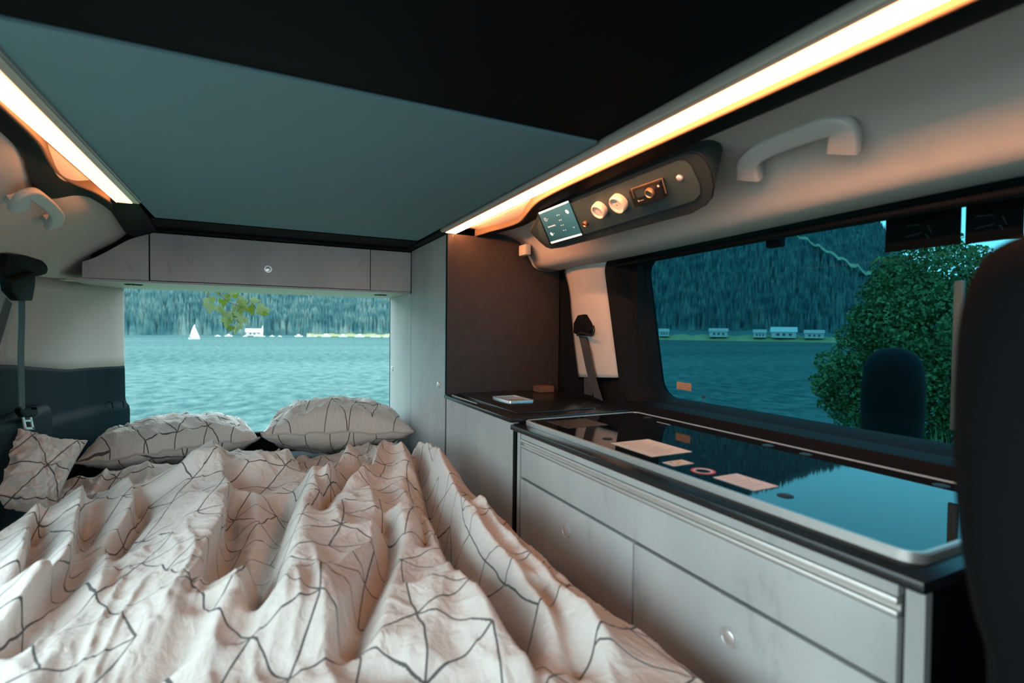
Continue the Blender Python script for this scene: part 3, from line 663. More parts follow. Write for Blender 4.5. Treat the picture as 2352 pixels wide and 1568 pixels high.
b = BM(); sweep(b, smooth_pts([on(x, y, 'X', .958) for x, y in ((1326, 770), (1332, 764), (1345, 766), (1358, 770), (1364, 760), (1362, 748))], 5), (1, 0, 0), .007, .007); mk('guide_bar', b, pm('belt_metal', (.05, .04, .035), .25, metal=.7), sb, smooth=True)
b = BM(); prism(b, [on(x, y, 'X', .9985) for x, y in ((1332, 715), (1338, 708), (1362, 708), (1367, 718))], (-.006, 0, 0), .001); mk('slot_cover', b, pm('slot_grey', (.10, .10, .10), .6), sb)

XL = -.560
sl = thing('seat_belt', 'dark seat belt with metal tongue on the far wall left of the rear opening', 'seat belt', (XL, 1.78, -.26))
def lw(x, y, X=XL): return on(x, y, 'X', X)
band([lw(50, 690), lw(50, 740), lw(48, 820), lw(50, 940)], (0, 1, .02), .038, .0022, 'strap', pm('teal_webbing', (.030, .070, .075), .7, vary=.2, scale=150, bump=.4, bscale=1200), sl)
band([lw(20, 690), lw(8, 730), lw(-10, 790)], (0, 1, -.4), .038, .0022, 'strap', STRAP, sl)
b = BM(); P = smooth_pts([lw(x, y, -.585) for x, y in ((-20, 580), (30, 585), (62, 594), (80, 610), (82, 624), (60, 632), (45, 632))], 4)
prism(b, list(P) + [lw(-25, 640, -.585)], (.028, 0, 0), .006); mk('anchor_cover', b, BLACK, sl, smooth=True, angle=45)
b = BM(); prism(b, [lw(x, y, -.565) for x, y in ((-5, 640), (60, 622), (56, 655), (52, 690), (20, 690), (0, 668))], (.022, 0, 0), .006); mk('guide', b, BLACK, sl, smooth=True, angle=45)
b = BM(); prism(b, [lw(x, y, -.553) for x, y in ((32, 938), (37, 935), (37, 943), (71, 943), (71, 935), (76, 938), (74, 952), (66, 958), (42, 958), (34, 950))], (.012, 0, 0), .002); mk('tongue_grip', b, BLACK, sl, smooth=True, angle=40)
for nm, q in (('tongue_metal', [(49, 958), (53, 958), (59, 985), (55, 985)]), ('tongue_metal', [(66, 958), (70, 958), (76, 985), (72, 985)]), ('tongue_metal', [(52, 964), (70, 964), (71, 968), (53, 968)]), ('tongue_metal', [(55, 981), (76, 981), (76, 986), (56, 986)])):
    mk(nm, prism(BM(), [lw(x, y, -.55) for x, y in q], (.003, 0, 0)), CHROME, sl)

# ------------------------------------------------------------------ front seat at the frame's edge
def seat():
    t = thing('front_seat', 'dark fabric front seat back at the kitchen end', 'seat', (.66, .12, -1.02))
    tab = [(.070, .46), (.065, .433), (.054, .398), (.043, .381), (.022, .364), (-.008, .356), (-.057, .355), (-.095, .360), (-.135, .371), (-.179, .391), (-.217, .413), (-.32, .425), (-.46, .43)]
    P = smooth_pts([(x, 0, z) for z, x in tab], 4); rows = []
    for k, p in enumerate(P):
        cx = .66; hw = cx - p.x; rg = []
        for i in range(28):
            a = 2 * math.pi * i / 28; ca, sa = math.cos(a), math.sin(a); e = 2 / 2.1
            rg.append((cx + hw * math.copysign(abs(ca)**e, ca), .135 + .062 * math.copysign(abs(sa)**e, sa), p.z))
        rows.append(rg)
    V, Fc = grid(rows, True); c0 = len(V); V.append((.66, .135, .078)); Fc += [(c0, (i+1) % 28, i) for i in range(28)]
    c1 = len(V); V.append((.66, .135, -.47)); n0 = (len(rows)-1)*28; Fc += [(c1, n0+i, n0+(i+1) % 28) for i in range(28)]
    mk('backrest', (V, Fc), FABRICSEAT, t, smooth=True)
    mk('seat_base', bx(.43, .89, -.45, .12, -.86, -.55, .04, 3), FABRICSEAT, t, smooth=True, angle=50)
    for x in (.50, .82): mk('rail', bx(x - .03, x + .03, -.35, .08, -1.02, -.85, .005), BLACK, t)
seat()

# ------------------------------------------------------------------ bed
def hash2(i, j, seed):
    h = (i.astype(np.int64) * 374761393 + j.astype(np.int64) * 668265263 + seed * 974634777) & 0x7fffffff
    h = ((h ^ (h >> 13)) * 1274126177) & 0x7fffffff
    return ((h ^ (h >> 16)) & 0xffff) / 65535.0
def vnoise(x, y, seed=0):
    i, j = np.floor(x), np.floor(y); fx, fy = x - i, y - j
    fx = fx**3 * (fx * (fx * 6 - 15) + 10); fy = fy**3 * (fy * (fy * 6 - 15) + 10)
    a, b_, c, d = hash2(i, j, seed), hash2(i+1, j, seed), hash2(i, j+1, seed), hash2(i+1, j+1, seed)
    return (a + (b_ - a) * fx + (c - a) * fy + (a - b_ - c + d) * fx * fy) * 2 - 1
def sstep(e0, e1, x):
    t = np.clip((x - e0) / (e1 - e0), 0, 1); return t * t * (3 - 2 * t)
def line_field(X, Y, P):
    """nearest distance to a polyline, side (+ = larger X), and 0..1 position along it"""
    P = np.array(P); best = np.full(X.shape, 1e9); side = np.zeros_like(X); along = np.zeros_like(X)
    seg = np.hypot(*(P[1:] - P[:-1]).T); tot = seg.sum(); acc = 0
    for k in range(len(P) - 1):
        a, d = P[k], P[k+1] - P[k]; L2 = (d**2).sum()
        t = np.clip(((X - a[0]) * d[0] + (Y - a[1]) * d[1]) / L2, 0, 1); ex, ey = X - a[0] - t * d[0], Y - a[1] - t * d[1]
        dd = np.hypot(ex, ey); m_ = dd < best
        cr2 = (d[0] * ey - d[1] * ex); best = np.where(m_, dd, best); side = np.where(m_, np.sign(cr2) * (1 if d[1] < 0 else -1), side)
        along = np.where(m_, (acc + t * seg[k]) / tot, along); acc += seg[k]
    return best, side, along
def px2bed(pts, z=-.43): return [(on(x, y, 'Z', z).x, on(x, y, 'Z', z).y) for x, y in pts]

bed = thing('bed', 'low bed platform with dark mattress under the crumpled duvet', 'bed', (0, 1.4, -1.02))
mk('base', bx(-.60, .565, .30, 2.49, -1.02, -.66, .004), BLACKMATT, bed)
mk('mattress', bx(-.605, .57, .28, 2.495, -.655, -.545, .03, 4), MATTRESS, bed, smooth=True, angle=50)

NX, NY = 300, 440
gx = np.linspace(-.60, .572, NX); gy = np.linspace(.30, 2.02, NY)
X, Y = np.meshgrid(gx, gy)
base = np.full(X.shape, -.485)
# the hem: the thick top layer ends along this line; beyond it the cover lies lower
hem = px2bed([(-120, 1262), (0, 1215), (140, 1152), (300, 1100), (420, 1058), (462, 1022), (500, 1008), (640, 1004), (690, 1062), (735, 1085), (815, 1040), (870, 1036), (965, 1032), (1030, 1040)], -.40)
hx = np.array([p[0] for p in hem]); hy = np.array([p[1] for p in hem]); hemY = np.interp(X, hx, hy)
front = sstep(.05, -.03, Y - hemY)
base += .055 * front
# right-hand side rolls down to the kitchen, far side rolls down to the wall
base -= .10 * sstep(.505, .575, X) * sstep(.2, 1.2, Y) + .07 * sstep(.47, .575, X)
base += .045 * sstep(.25, .45, X) * sstep(.53, .44, X) * sstep(.9, 1.5, Y)
base -= .05 * sstep(-.50, -.60, X)
h = np.zeros_like(X)
def fold(px, amp, wl, wr, p=1.35, z=-.43, ends=.12):
    """ridge (amp>0) or crease (amp<0) along a photo line; wl/wr widths on the small-X / large-X side"""
    global h
    d, s, al = line_field(X, Y, px2bed(px, z)); wd = np.where(s > 0, wr, wl)
    tp = sstep(0, ends, al + .02) * sstep(1.0, 1 - ends, al - .02)
    h += 1.3 * amp * tp * np.exp(-(d / wd) ** p)
fold([(464, 1049), (477, 1121), (503, 1164), (499, 1232), (465, 1283), (426, 1369), (375, 1440), (340, 1568)], .050, .10, .030)
fold([(518, 1164), (522, 1232), (511, 1283), (490, 1326), (484, 1400)], -.050, .018, .045)
fold([(256, 1130), (296, 1174), (271, 1224), (239, 1262), (225, 1330), (190, 1420)], .034, .06, .018)
fold([(313, 1151), (322, 1181), (305, 1207), (270, 1245), (250, 1300)], -.040, .014, .03)
fold([(165, 1150), (152, 1241), (143, 1305), (105, 1364), (30, 1440), (-60, 1500)], .048, .055, .018)
fold([(200, 1195), (172, 1262), (160, 1326), (124, 1373), (50, 1454), (-40, 1530)], -.038, .014, .05)
fold([(75, 1180), (50, 1240), (35, 1300), (5, 1370)], .035, .05, .02)
fold([(72, 1232), (58, 1305), (38, 1369), (0, 1420)], -.035, .012, .04)
fold([(705, 1120), (674, 1207), (654, 1283), (634, 1360), (620, 1428), (600, 1568)], .050, .022, .12)
fold([(684, 1140), (652, 1207), (635, 1275), (613, 1347), (602, 1410), (567, 1470)], -.048, .04, .014)
fold([(575, 1150), (590, 1230), (570, 1320), (530, 1400), (490, 1500)], .028, .05, .05)
fold([(556, 1360), (505, 1411), (469, 1496), (446, 1580)], .030, .03, .035)
fold([(470, 1440), (430, 1510), (410, 1568)], -.025, .03, .03)
fold([(941, 1049), (971, 1104), (996, 1173), (1030, 1228), (1052, 1292), (1081, 1343), (1128, 1395), (1171, 1440), (1209, 1502), (1245, 1580)], -.075, .022, .016)
fold([(920, 1060), (945, 1110), (958, 1175), (985, 1240), (1015, 1310), (1040, 1380), (1110, 1470), (1160, 1568)], .030, .05, .020)
fold([(983, 1066), (1026, 1135), (1060, 1195), (1092, 1262), (1145, 1322), (1200, 1386), (1260, 1454), (1330, 1568)], .048, .022, .05)
fold([(949, 1122), (962, 1190), (975, 1241), (983, 1309)], -.034, .015, .014)
fold([(881, 1214), (894, 1275), (877, 1343), (847, 1394), (830, 1450), (790, 1540)], -.034, .035, .018)
fold([(915, 1200), (925, 1290), (905, 1370), (880, 1440), (850, 1568)], .030, .025, .06)
fold([(845, 1150), (858, 1225), (850, 1300), (810, 1380), (760, 1470), (700, 1568)], .034, .07, .025)
fold([(834, 1045), (804, 1079), (762, 1108), (735, 1160)], .040, .022, .030)
fold([(862, 1052), (838, 1090), (790, 1130), (752, 1160), (720, 1230)], -.040, .018, .020)
fold([(890, 1055), (862, 1110), (820, 1140), (780, 1160)], .035, .02, .03)
fold([(1085, 1340), (1130, 1420), (1180, 1500), (1230, 1590)], .028, .05, .02)
fold([(985, 1400), (1000, 1480), (970, 1568)], .022, .05, .05)
fold([(1100, 1200), (1150, 1270), (1230, 1350), (1330, 1450), (1450, 1560)], .030, .02, .03)
fold([(1240, 1390), (1290, 1470), (1330, 1560)], -.022, .02, .02)
# raised lumps along the hem
def lump(px, py, z, amp, rx, ry):
    global h
    p = on(px, py, 'Z', z); h += amp * np.exp(-((X - p.x) / rx) ** 2 - ((Y - p.y) / ry) ** 2)
lump(585, 1045, -.36, .075, .085, .07); lump(640, 1030, -.36, .04, .04, .05); lump(420, 1085, -.38, .055, .10, .05)
lump(330, 1040, -.40, .045, .12, .05); lump(490, 1035, -.40, .03, .05, .05)
lump(520, 1080, -.42, -.045, .03, .06); lump(960, 1045, -.40, .05, .06, .06); lump(815, 1060, -.40, .035, .04, .05)
lump(120, 1110, -.42, .02, .08, .05); h -= .06 * np.exp(-((X + .52) / .10) ** 4 - ((Y - 1.72) / .13) ** 4); lump(710, 1075, -.42, -.03, .04, .04); lump(240, 1090, -.44, -.02, .08, .05)
# secondary folds flowing along the bed, fanning slightly towards the near side
fan = X - .16 * (Y - 1.1) * sstep(-.4, .3, X) + .07 * (Y - 1.1) * sstep(-.1, -.5, X)
wrp = .05 * vnoise(X * 3.1, Y * 2.3, 5) + .02 * vnoise(X * 8, Y * 6, 6)
r1 = 1 - np.abs(vnoise((fan + wrp) * 11, Y * 2.6 + 3, 11)); r2 = 1 - np.abs(vnoise((fan + wrp * 1.6) * 22, Y * 5.5 + 7, 12))
h += .018 * (r1 ** 2.5 - .4) + .009 * (r2 ** 2.5 - .4)
cr1 = 1 - np.abs(vnoise((X + Y * .6) * 26 + wrp * 60, (Y - X * .6) * 13, 15)); h += .0040 * (cr1 ** 3 - .3)
back_zone = 1 - front
h += back_zone * (.020 * (1 - np.abs(vnoise(X * 9 + Y * 5, Y * 13 - X * 4, 21)))**2 + .010 * vnoise(X * 22, Y * 24, 22))
h *= .30 + .70 * sstep(.0, .05, X + .61) 
Z = base + np.where(h < -.05, -.05 + (h + .05) * .5, h)
Z = np.maximum(Z, -.534 + .006 * (1 + vnoise(X * 20, Y * 20, 30)))
Z[-1, :] = np.minimum(Z[-1, :], -.533); Z[0, :] -= .0
# overhang: shift the crests a little towards the far side so folds roll over
dzdx = np.gradient(Z, gx, axis=1); dzdy = np.gradient(Z, gy, axis=0)
zs = (Z - base)
Xs = X + .35 * np.clip(zs, 0, .07) * (1 - 1.5 * sstep(-.05, .45, X))
Xs = np.clip(Xs, -.603, .5735)
uu = np.cumsum(np.hypot(np.diff(Xs, axis=1, prepend=Xs[:, :1]), np.diff(Z, axis=1, prepend=Z[:, :1])), axis=1)
vv = np.cumsum(np.hypot(np.diff(Y, axis=0, prepend=Y[:1]), np.diff(Z, axis=0, prepend=Z[:1])), axis=0)
mid_ = NX // 2; uu = uu - uu[:, mid_:mid_ + 1]; vv = vv - .0
k9 = np.ones(41) / 41
for _ in range(2):
    uu = np.apply_along_axis(lambda c: np.convolve(np.pad(c, 20, 'edge'), k9, 'valid'), 0, uu); vv = np.apply_along_axis(lambda c: np.convolve(np.pad(c, 20, 'edge'), k9, 'valid'), 1, vv)
V = np.stack([Xs, Y, Z], -1).reshape(-1, 3)
ii = np.arange((NY - 1) * NX).reshape(NY - 1, NX)[:, :-1].ravel()
Fq = np.stack([ii, ii + 1, ii + NX + 1, ii + NX], 1)
duv = mk('duvet', (V.tolist(), Fq.tolist()), DUVET, smooth=True, uv=np.stack([uu.ravel(), vv.ravel()], 1))
solid(duv, .004, -1)
tag(duv, 'crumpled beige duvet with dark triangle lines covering the bed', 'duvet')

def pillow(name, label, mat4, a, c, T, seed, group='pillows at the head of the bed', sag=0.0):
    n = 56; g = np.linspace(-1, 1, n); U_, V_ = np.meshgrid(g, g)
    prof = ((1 - np.abs(U_) ** 2.6) * (1 - np.abs(V_) ** 2.6)).clip(0) ** .55
    px_ = a * U_ * (1 - .09 * (1 - V_**2) * np.abs(U_) ** 3 * 1.0); py_ = c * V_ * (1 - .09 * (1 - U_**2) * np.abs(V_) ** 3)
    wr_ = .018 * (1 - np.abs(vnoise(U_ * 3 + V_ * 2.2, V_ * 2.5 - U_ * 1.5, seed)))**2 + .010 * (1 - np.abs(vnoise(U_ * 7 - V_ * 3, V_ * 6 + U_ * 2, seed + 1)))**2 + .012 * vnoise(U_ * 1.3, V_ * 1.3, seed + 2)
    edge = (1 - prof) * .012 * vnoise(U_ * 10, V_ * 10, seed + 3)
    top = T * prof + wr_ * np.minimum(1, prof * 2) + edge * .6; bot = -T * .62 * prof - wr_ * prof * .5 + edge * .6
    top += sag * (U_ ** 2); bot += sag * (U_ ** 2)
    pts = np.concatenate([np.stack([px_, py_, top], -1).reshape(-1, 3), np.stack([px_, py_, bot - .002], -1).reshape(-1, 3)])
    M4 = np.array(mat4); wp = pts @ M4[:3, :3].T + M4[:3, 3]
    ii = (np.arange((n - 1))[:, None] * n + np.arange(n - 1)[None]).ravel()
    f1 = np.stack([ii, ii + 1, ii + n + 1, ii + n], 1); f2 = np.stack([ii, ii + n, ii + n + 1, ii + 1], 1) + n * n
    rim = [k for k in range(n)] + [(k + 1) * n - 1 for k in range(1, n)] + [n * n - 1 - k for k in range(1, n)] + [(n - 1 - k) * n for k in range(1, n - 1)]
    f3 = [(rim[k], rim[k] + n * n, rim[(k+1) % len(rim)] + n * n, rim[(k+1) % len(rim)]) for k in range(len(rim))]
    uv = np.concatenate([np.stack([px_, py_], -1).reshape(-1, 2), np.stack([px_ + .5, py_], -1).reshape(-1, 2)]) * 1.12 + .37 * seed
    t = thing(name, label, 'pillow', (float(M4[0, 3]), float(M4[1, 3]), float(wp[:, 2].min())), group)
    mk('pillowcase', (wp.tolist(), f1.tolist() + f2.tolist() + f3), DUVET, t, smooth=True, uv=uv)
    b = BM(); rp = [Vector(wp[k]) for k in rim[::2]]
    sweep(b, rp, Matrix(mat4).to_3x3() @ Vector((0, 0, 1)), .004, .007, m=6, closed=True); mk('seam', b, pm('seam_cotton', (.48, .43, .39), .9), t, smooth=True)
    return t
def TR(x, y, z, rx=0, ry=0, rz=0): return Matrix.Translation((x, y, z)) @ Matrix.Rotation(math.radians(rz), 4, 'Z') @ Matrix.Rotation(math.radians(ry), 4, 'Y') @ Matrix.Rotation(math.radians(rx), 4, 'X')
pillow('pillow', 'plump printed pillow against the narrow cabinet', TR(.292, 2.235, -.426, -8, 3, -2), .278, .215, .120, 3)
pillow('pillow', 'flatter printed pillow behind the duvet at the rear opening', TR(-.268, 2.275, -.443, -6, -3, 4), .265, .20, .088, 8)
pillow('pillow', 'printed pillow corner propped against the far wall under the belt', TR(-.520, 1.725, -.376, 60, 22, 12), .078, .105, .045, 14)

# ------------------------------------------------------------------ outdoors
LAKE = -6.0
GRASS = pm('bank_grass', (.10, .16, .07), .9, vary=.4, scale=3)
def bank():
    rows = []
    for d, z in ((0, -1.45), (3, -1.45), (6.8, -1.5), (8.2, -2.1), (10, -3.2), (12.5, -4.8), (15, -6.4)):
        rows.append([(d * math.sin(math.radians(a)) , d * math.cos(math.radians(a)), z + .12 * math.sin(a * .21 + d) * (d > 4)) for a in range(-80, 112, 6)])
    st(mk('ground', grid(rows), GRASS, smooth=True), 'grassy bank sloping down to the lake')
bank()
b = BM(); prism(b, [(-60, -60, -1.46), (9, -60, -1.46), (7, -3, -1.46), (0, .5, -1.46), (-7, 1.5, -1.46), (-60, 3, -1.46)], (0, 0, -.6))
st(mk('ground', b, pm('pale_bounce_ground', (.30, .29, .27), .95, vary=.3, scale=6)), 'unseen pale ground added on the door side to bounce daylight')  # unseen pale surface, added so daylight bounces into the van
def lake_mat():
    m = bpy.data.materials.new('lake_water'); m.use_nodes = True; t = m.node_tree; bs = t.nodes['Principled BSDF']
    bs.inputs['Roughness'].default_value = .4; bs.inputs['IOR'].default_value = 1.33; bs.inputs['Specular IOR Level'].default_value = .08
    co = nd(t, 'ShaderNodeTexCoord'); mp = nd(t, 'ShaderNodeMapping'); mp.inputs['Scale'].default_value = (.8, .55, 1); t.links.new(co.outputs['Object'], mp.inputs[0])
    a = nd(t, 'ShaderNodeTexNoise'); a.inputs['Scale'].default_value = .9; a.inputs['Detail'].default_value = 6; a.inputs['Roughness'].default_value = .65; t.links.new(mp.outputs[0], a.inputs['Vector'])
    m2 = nd(t, 'ShaderNodeMapping'); m2.inputs['Scale'].default_value = (.004, .022, 1); t.links.new(co.outputs['Object'], m2.inputs[0])
    b2 = nd(t, 'ShaderNodeTexNoise'); b2.inputs['Scale'].default_value = 1; b2.inputs['Detail'].default_value = 3; t.links.new(m2.outputs[0], b2.inputs['Vector'])
    r = nd(t, 'ShaderNodeValToRGB'); r.color_ramp.elements[0].position = .40; r.color_ramp.elements[1].position = .60
    r.color_ramp.elements[0].color = (.010, .044, .044, 1); r.color_ramp.elements[1].color = (.075, .128, .118, 1)
    sm = mth(t, 'ADD', mth(t, 'MULTIPLY', a.outputs['Fac'], .72), mth(t, 'MULTIPLY', b2.outputs['Fac'], .28)); t.links.new(sm, r.inputs[0])
    df = nd(t, 'ShaderNodeBsdfDiffuse'); gs = nd(t, 'ShaderNodeBsdfGlossy'); gs.inputs['Roughness'].default_value = .25; gs.inputs[0].default_value = (.55, .85, .85, 1); ms = nd(t, 'ShaderNodeMixShader'); ms.inputs[0].default_value = .07
    t.links.new(r.outputs[0], df.inputs[0]); t.links.new(df.outputs[0], ms.inputs[1]); t.links.new(gs.outputs[0], ms.inputs[2]); t.links.new(ms.outputs[0], t.nodes['Material Output'].inputs[0])
    bp = nd(t, 'ShaderNodeBump'); bp.inputs['Strength'].default_value = .9; bp.inputs['Distance'].default_value = .25
    t.links.new(a.outputs['Fac'], bp.inputs['Height']); t.links.new(bp.outputs['Normal'], df.inputs['Normal']); t.links.new(bp.outputs['Normal'], gs.inputs['Normal'])
    return m
b = BM(); b.faces.new([b.verts.new(p) for p in ((-900, 8, LAKE), (900, 8, LAKE), (900, 900, LAKE), (-900, 900, LAKE))])
b.faces.new([b.verts.new(p) for p in ((30, -700, LAKE - .01), (900, -700, LAKE - .01), (900, 8, LAKE - .01), (30, 8, LAKE - .01))])
st(mk('lake', b, lake_mat()), 'turquoise lake water with wind ripples')

# far hillside: polar height field, ridge elevation by azimuth
EL = [(-70, 7), (-30, 8), (0, 8.5), (25, 10), (38, 16), (44, 17), (50, 16), (56, 14), (60.5, 11.5), (62.5, 8.2), (64.5, 5.5), (68, 4), (80, 3.0), (110, 4)]
D0, D1 = 405.0, 1150.0
def hill_z(az, d):
    f = np.clip((d - D0) / (D1 - D0), 0, 1); el = np.interp(az, [a for a, _ in EL], [e for _, e in EL])
    top = np.tan(np.radians(el)) * D1 - LAKE
    nz_ = vnoise(az * .16 + 9, d * .004, 41) * 18 + vnoise(az * .5, d * .012, 42) * 7
    return LAKE + 1.0 + top * (f ** .92) + nz_ * np.minimum(1, f * 4)
azs = np.linspace(-75, 112, 190); ds = D0 + (D1 - D0) * np.linspace(0, 1, 40) ** 1.3
rows = [[(float(d * math.sin(math.radians(a))), float(d * math.cos(math.radians(a))), float(hill_z(np.array(a), np.array(d)))) for a in azs] for d in ds]
rows.insert(0, [(float((D0 - 6) * math.sin(math.radians(a))), float((D0 - 6) * math.cos(math.radians(a))), LAKE - .3) for a in azs])
HILL = pm('wooded_slope', (.04, .105, .11), .95, vary=.35, scale=.03)  # bluish haze of distance put into the slope colour
st(mk('hillside', grid(rows), HILL, smooth=True), 'wooded hillside across the lake')
rng = np.random.default_rng(7)
def conifers(n, a0, a1, d0, d1, seed):
    r = np.random.default_rng(seed); az = r.uniform(a0, a1, n); d = d0 + (d1 - d0) * r.random(n) ** 1.2
    z = hill_z(az, d); x = d * np.sin(np.radians(az)); y = d * np.cos(np.radians(az)); hh = r.uniform(7, 15, n) * (.8 + .2 * d / 500); ra = hh * r.uniform(.13, .22, n)
    K = 5; V = np.empty((n, K + 1, 3)); ph = r.uniform(0, 6, n)
    for k in range(K):
        V[:, k, 0] = x + ra * np.cos(ph + 2*np.pi*k/K); V[:, k, 1] = y + ra * np.sin(ph + 2*np.pi*k/K); V[:, k, 2] = z - 1
    V[:, K, 0] = x; V[:, K, 1] = y; V[:, K, 2] = z + hh
    base_ = (np.arange(n) * (K + 1))[:, None]; Fc = np.concatenate([np.stack([base_[:, 0] + k, base_[:, 0] + (k+1) % K, base_[:, 0] + K], 1) for k in range(K)])
    return V.reshape(-1, 3).tolist(), Fc.tolist()
def forest_mat(name, c0, c1, c2):
    m = bpy.data.materials.new(name); m.use_nodes = True; t = m.node_tree; bs = t.nodes['Principled BSDF']; bs.inputs['Roughness'].default_value = 1; bs.inputs['Specular IOR Level'].default_value = .05
    co = nd(t, 'ShaderNodeTexCoord'); a = nd(t, 'ShaderNodeTexNoise'); a.inputs['Scale'].default_value = .11; a.inputs['Detail'].default_value = 3; t.links.new(co.outputs['Object'], a.inputs['Vector'])
    r = nd(t, 'ShaderNodeValToRGB'); r.color_ramp.elements[0].position = .35; r.color_ramp.elements[1].position = .68
    r.color_ramp.elements[0].color = (*c0, 1); r.color_ramp.elements[1].color = (*c2, 1); e = r.color_ramp.elements.new(.5); e.color = (*c1, 1)
    t.links.new(a.outputs['Fac'], r.inputs[0]); t.links.new(r.outputs[0], bs.inputs['Base Color']); return m
FOR = forest_mat('conifer_forest', (.023, .073, .083), (.050, .115, .118), (.108, .17, .158))  # teal haze tint put into the tree colours; no haze volume
tag(mk('forest', conifers(22000, -14, 17, 404, 820, 5), FOR), 'conifer forest on the slope behind the lake, seen through the rear opening', 'forest', None, 'stuff')
tag(mk('forest', conifers(17000, 36, 72, 416, 1140, 6), FOR), 'conifer forest on the mountain seen through the side window', 'forest', None, 'stuff')
# meadows on the far shore
MEAD = pm('shore_meadow', (.20, .21, .10), .95, vary=.3, scale=.05)
def meadow(a0, a1, d0, d1, hgt, label):
    rows = []
    for k in range(5):
        f = k / 4; rows.append([((d0 + (d1 - d0) * f) * math.sin(math.radians(a)), (d0 + (d1 - d0) * f) * math.cos(math.radians(a)), LAKE + .2 + hgt * f * (.85 + .15 * math.sin(a * 3))) for a in np.linspace(a0, a1, 30)])
    st(mk('meadow', grid(rows), MEAD, smooth=True), label)
meadow(4.5, 14, 396, 407, 3.6, 'pale meadow strip on the shore behind the moored boats')
meadow(40, 60, 392, 406, 4.6, 'yellow-green meadow strip on the shore seen through the side window')
rows = []
for k in range(2):
    rows.append([])
    for q_ in range(26):
        px = 1800 + q_ * 9; py = 522 + (px - 1800) * .54 + 4 * math.sin(q_ * 1.9); r_ = ray(px, py + (1 if k else -1) * (1.2 + 4.5 * abs(math.sin(q_ * .77 + k)) * (.35 + .65 * q_ / 25))); az_ = math.degrees(math.atan2(r_.x, r_.y)); te = r_.z / math.hypot(r_.x, r_.y)
        dd_ = np.linspace(D0, D1, 200); zz = hill_z(np.full(200, az_), dd_); i_hit = int(np.argmin(np.abs(zz + 14 - te * dd_))); d_ = float(dd_[i_hit]); rows[-1].append((d_ * math.sin(math.radians(az_)), d_ * math.cos(math.radians(az_)), te * d_))
st(mk('meadow', grid(rows), pm('mountain_clearing', (.15, .20, .12), .95, vary=.6, scale=.08)), 'pale clearing running down the mountain behind the bush')
# houses
WALLW = pm('house_plaster', (.42, .42, .40), .8, vary=.05); ROOF = pm('house_roof', (.30, .27, .25), .8, vary=.2); WINM = pm('house_window', (.03, .05, .06), .3)
def house(px, py, d, w_, dp, hh, roof_h, label, white_roof=False):
    r = ray(px, py); az = math.atan2(r.x, r.y); cx, cy = d * math.sin(az), d * math.cos(az); z0 = LAKE + .4 + (2.5 if d > 399 else 0)
    t = thing('house', label, 'house', (cx, cy, z0), 'houses on the far shore'); e = Vector((math.cos(az), -math.sin(az), 0)); f = Vector((math.sin(az), math.cos(az), 0)); c = Vector((cx, cy, z0)); up_ = Vector((0, 0, 1))
    q = lambda a, b_, z: c + e * a * w_ / 2 + f * b_ * dp / 2 + up_ * z
    mk('walls', prism(BM(), [q(-1, -1, 0), q(1, -1, 0), q(1, 1, 0), q(-1, 1, 0)], (0, 0, hh)), WALLW, t)
    b = BM(); prism(b, [q(-1.1, -1.15, hh), q(-1.1, 0, hh + roof_h), q(-1.1, 1.15, hh)], e * w_ * 1.1); mk('roof', b, WALLW if white_roof else ROOF, t)
    for k in range(3): mk('window', prism(BM(), [q(-.6 + .5*k, -1.02, hh*.35), q(-.35 + .5*k, -1.02, hh*.35), q(-.35 + .5*k, -1.02, hh*.75), q(-.6 + .5*k, -1.02, hh*.75)], f * .1), WINM, t)
house(584, 765, 398, 10, 6, 2.6, 2.4, 'pale house on the shore beside the second sailboat', True)
for k, (px, w_, lb) in enumerate(((1525, 7, 'white house nearest the window edge on the far shore'), (1650, 12, 'long white house left of the big gabled one'), (1745, 8, 'small house between two taller ones on the far shore'), (1800, 15, 'wide gabled house with pale roof on the far shore'), (1870, 11, 'house with two white gables near the bush'))):
    house(px, 770, 400, w_, 7, 3.4 + .6 * (k % 2), 2.2 + (k == 3) * 1.2, lb, k == 3)
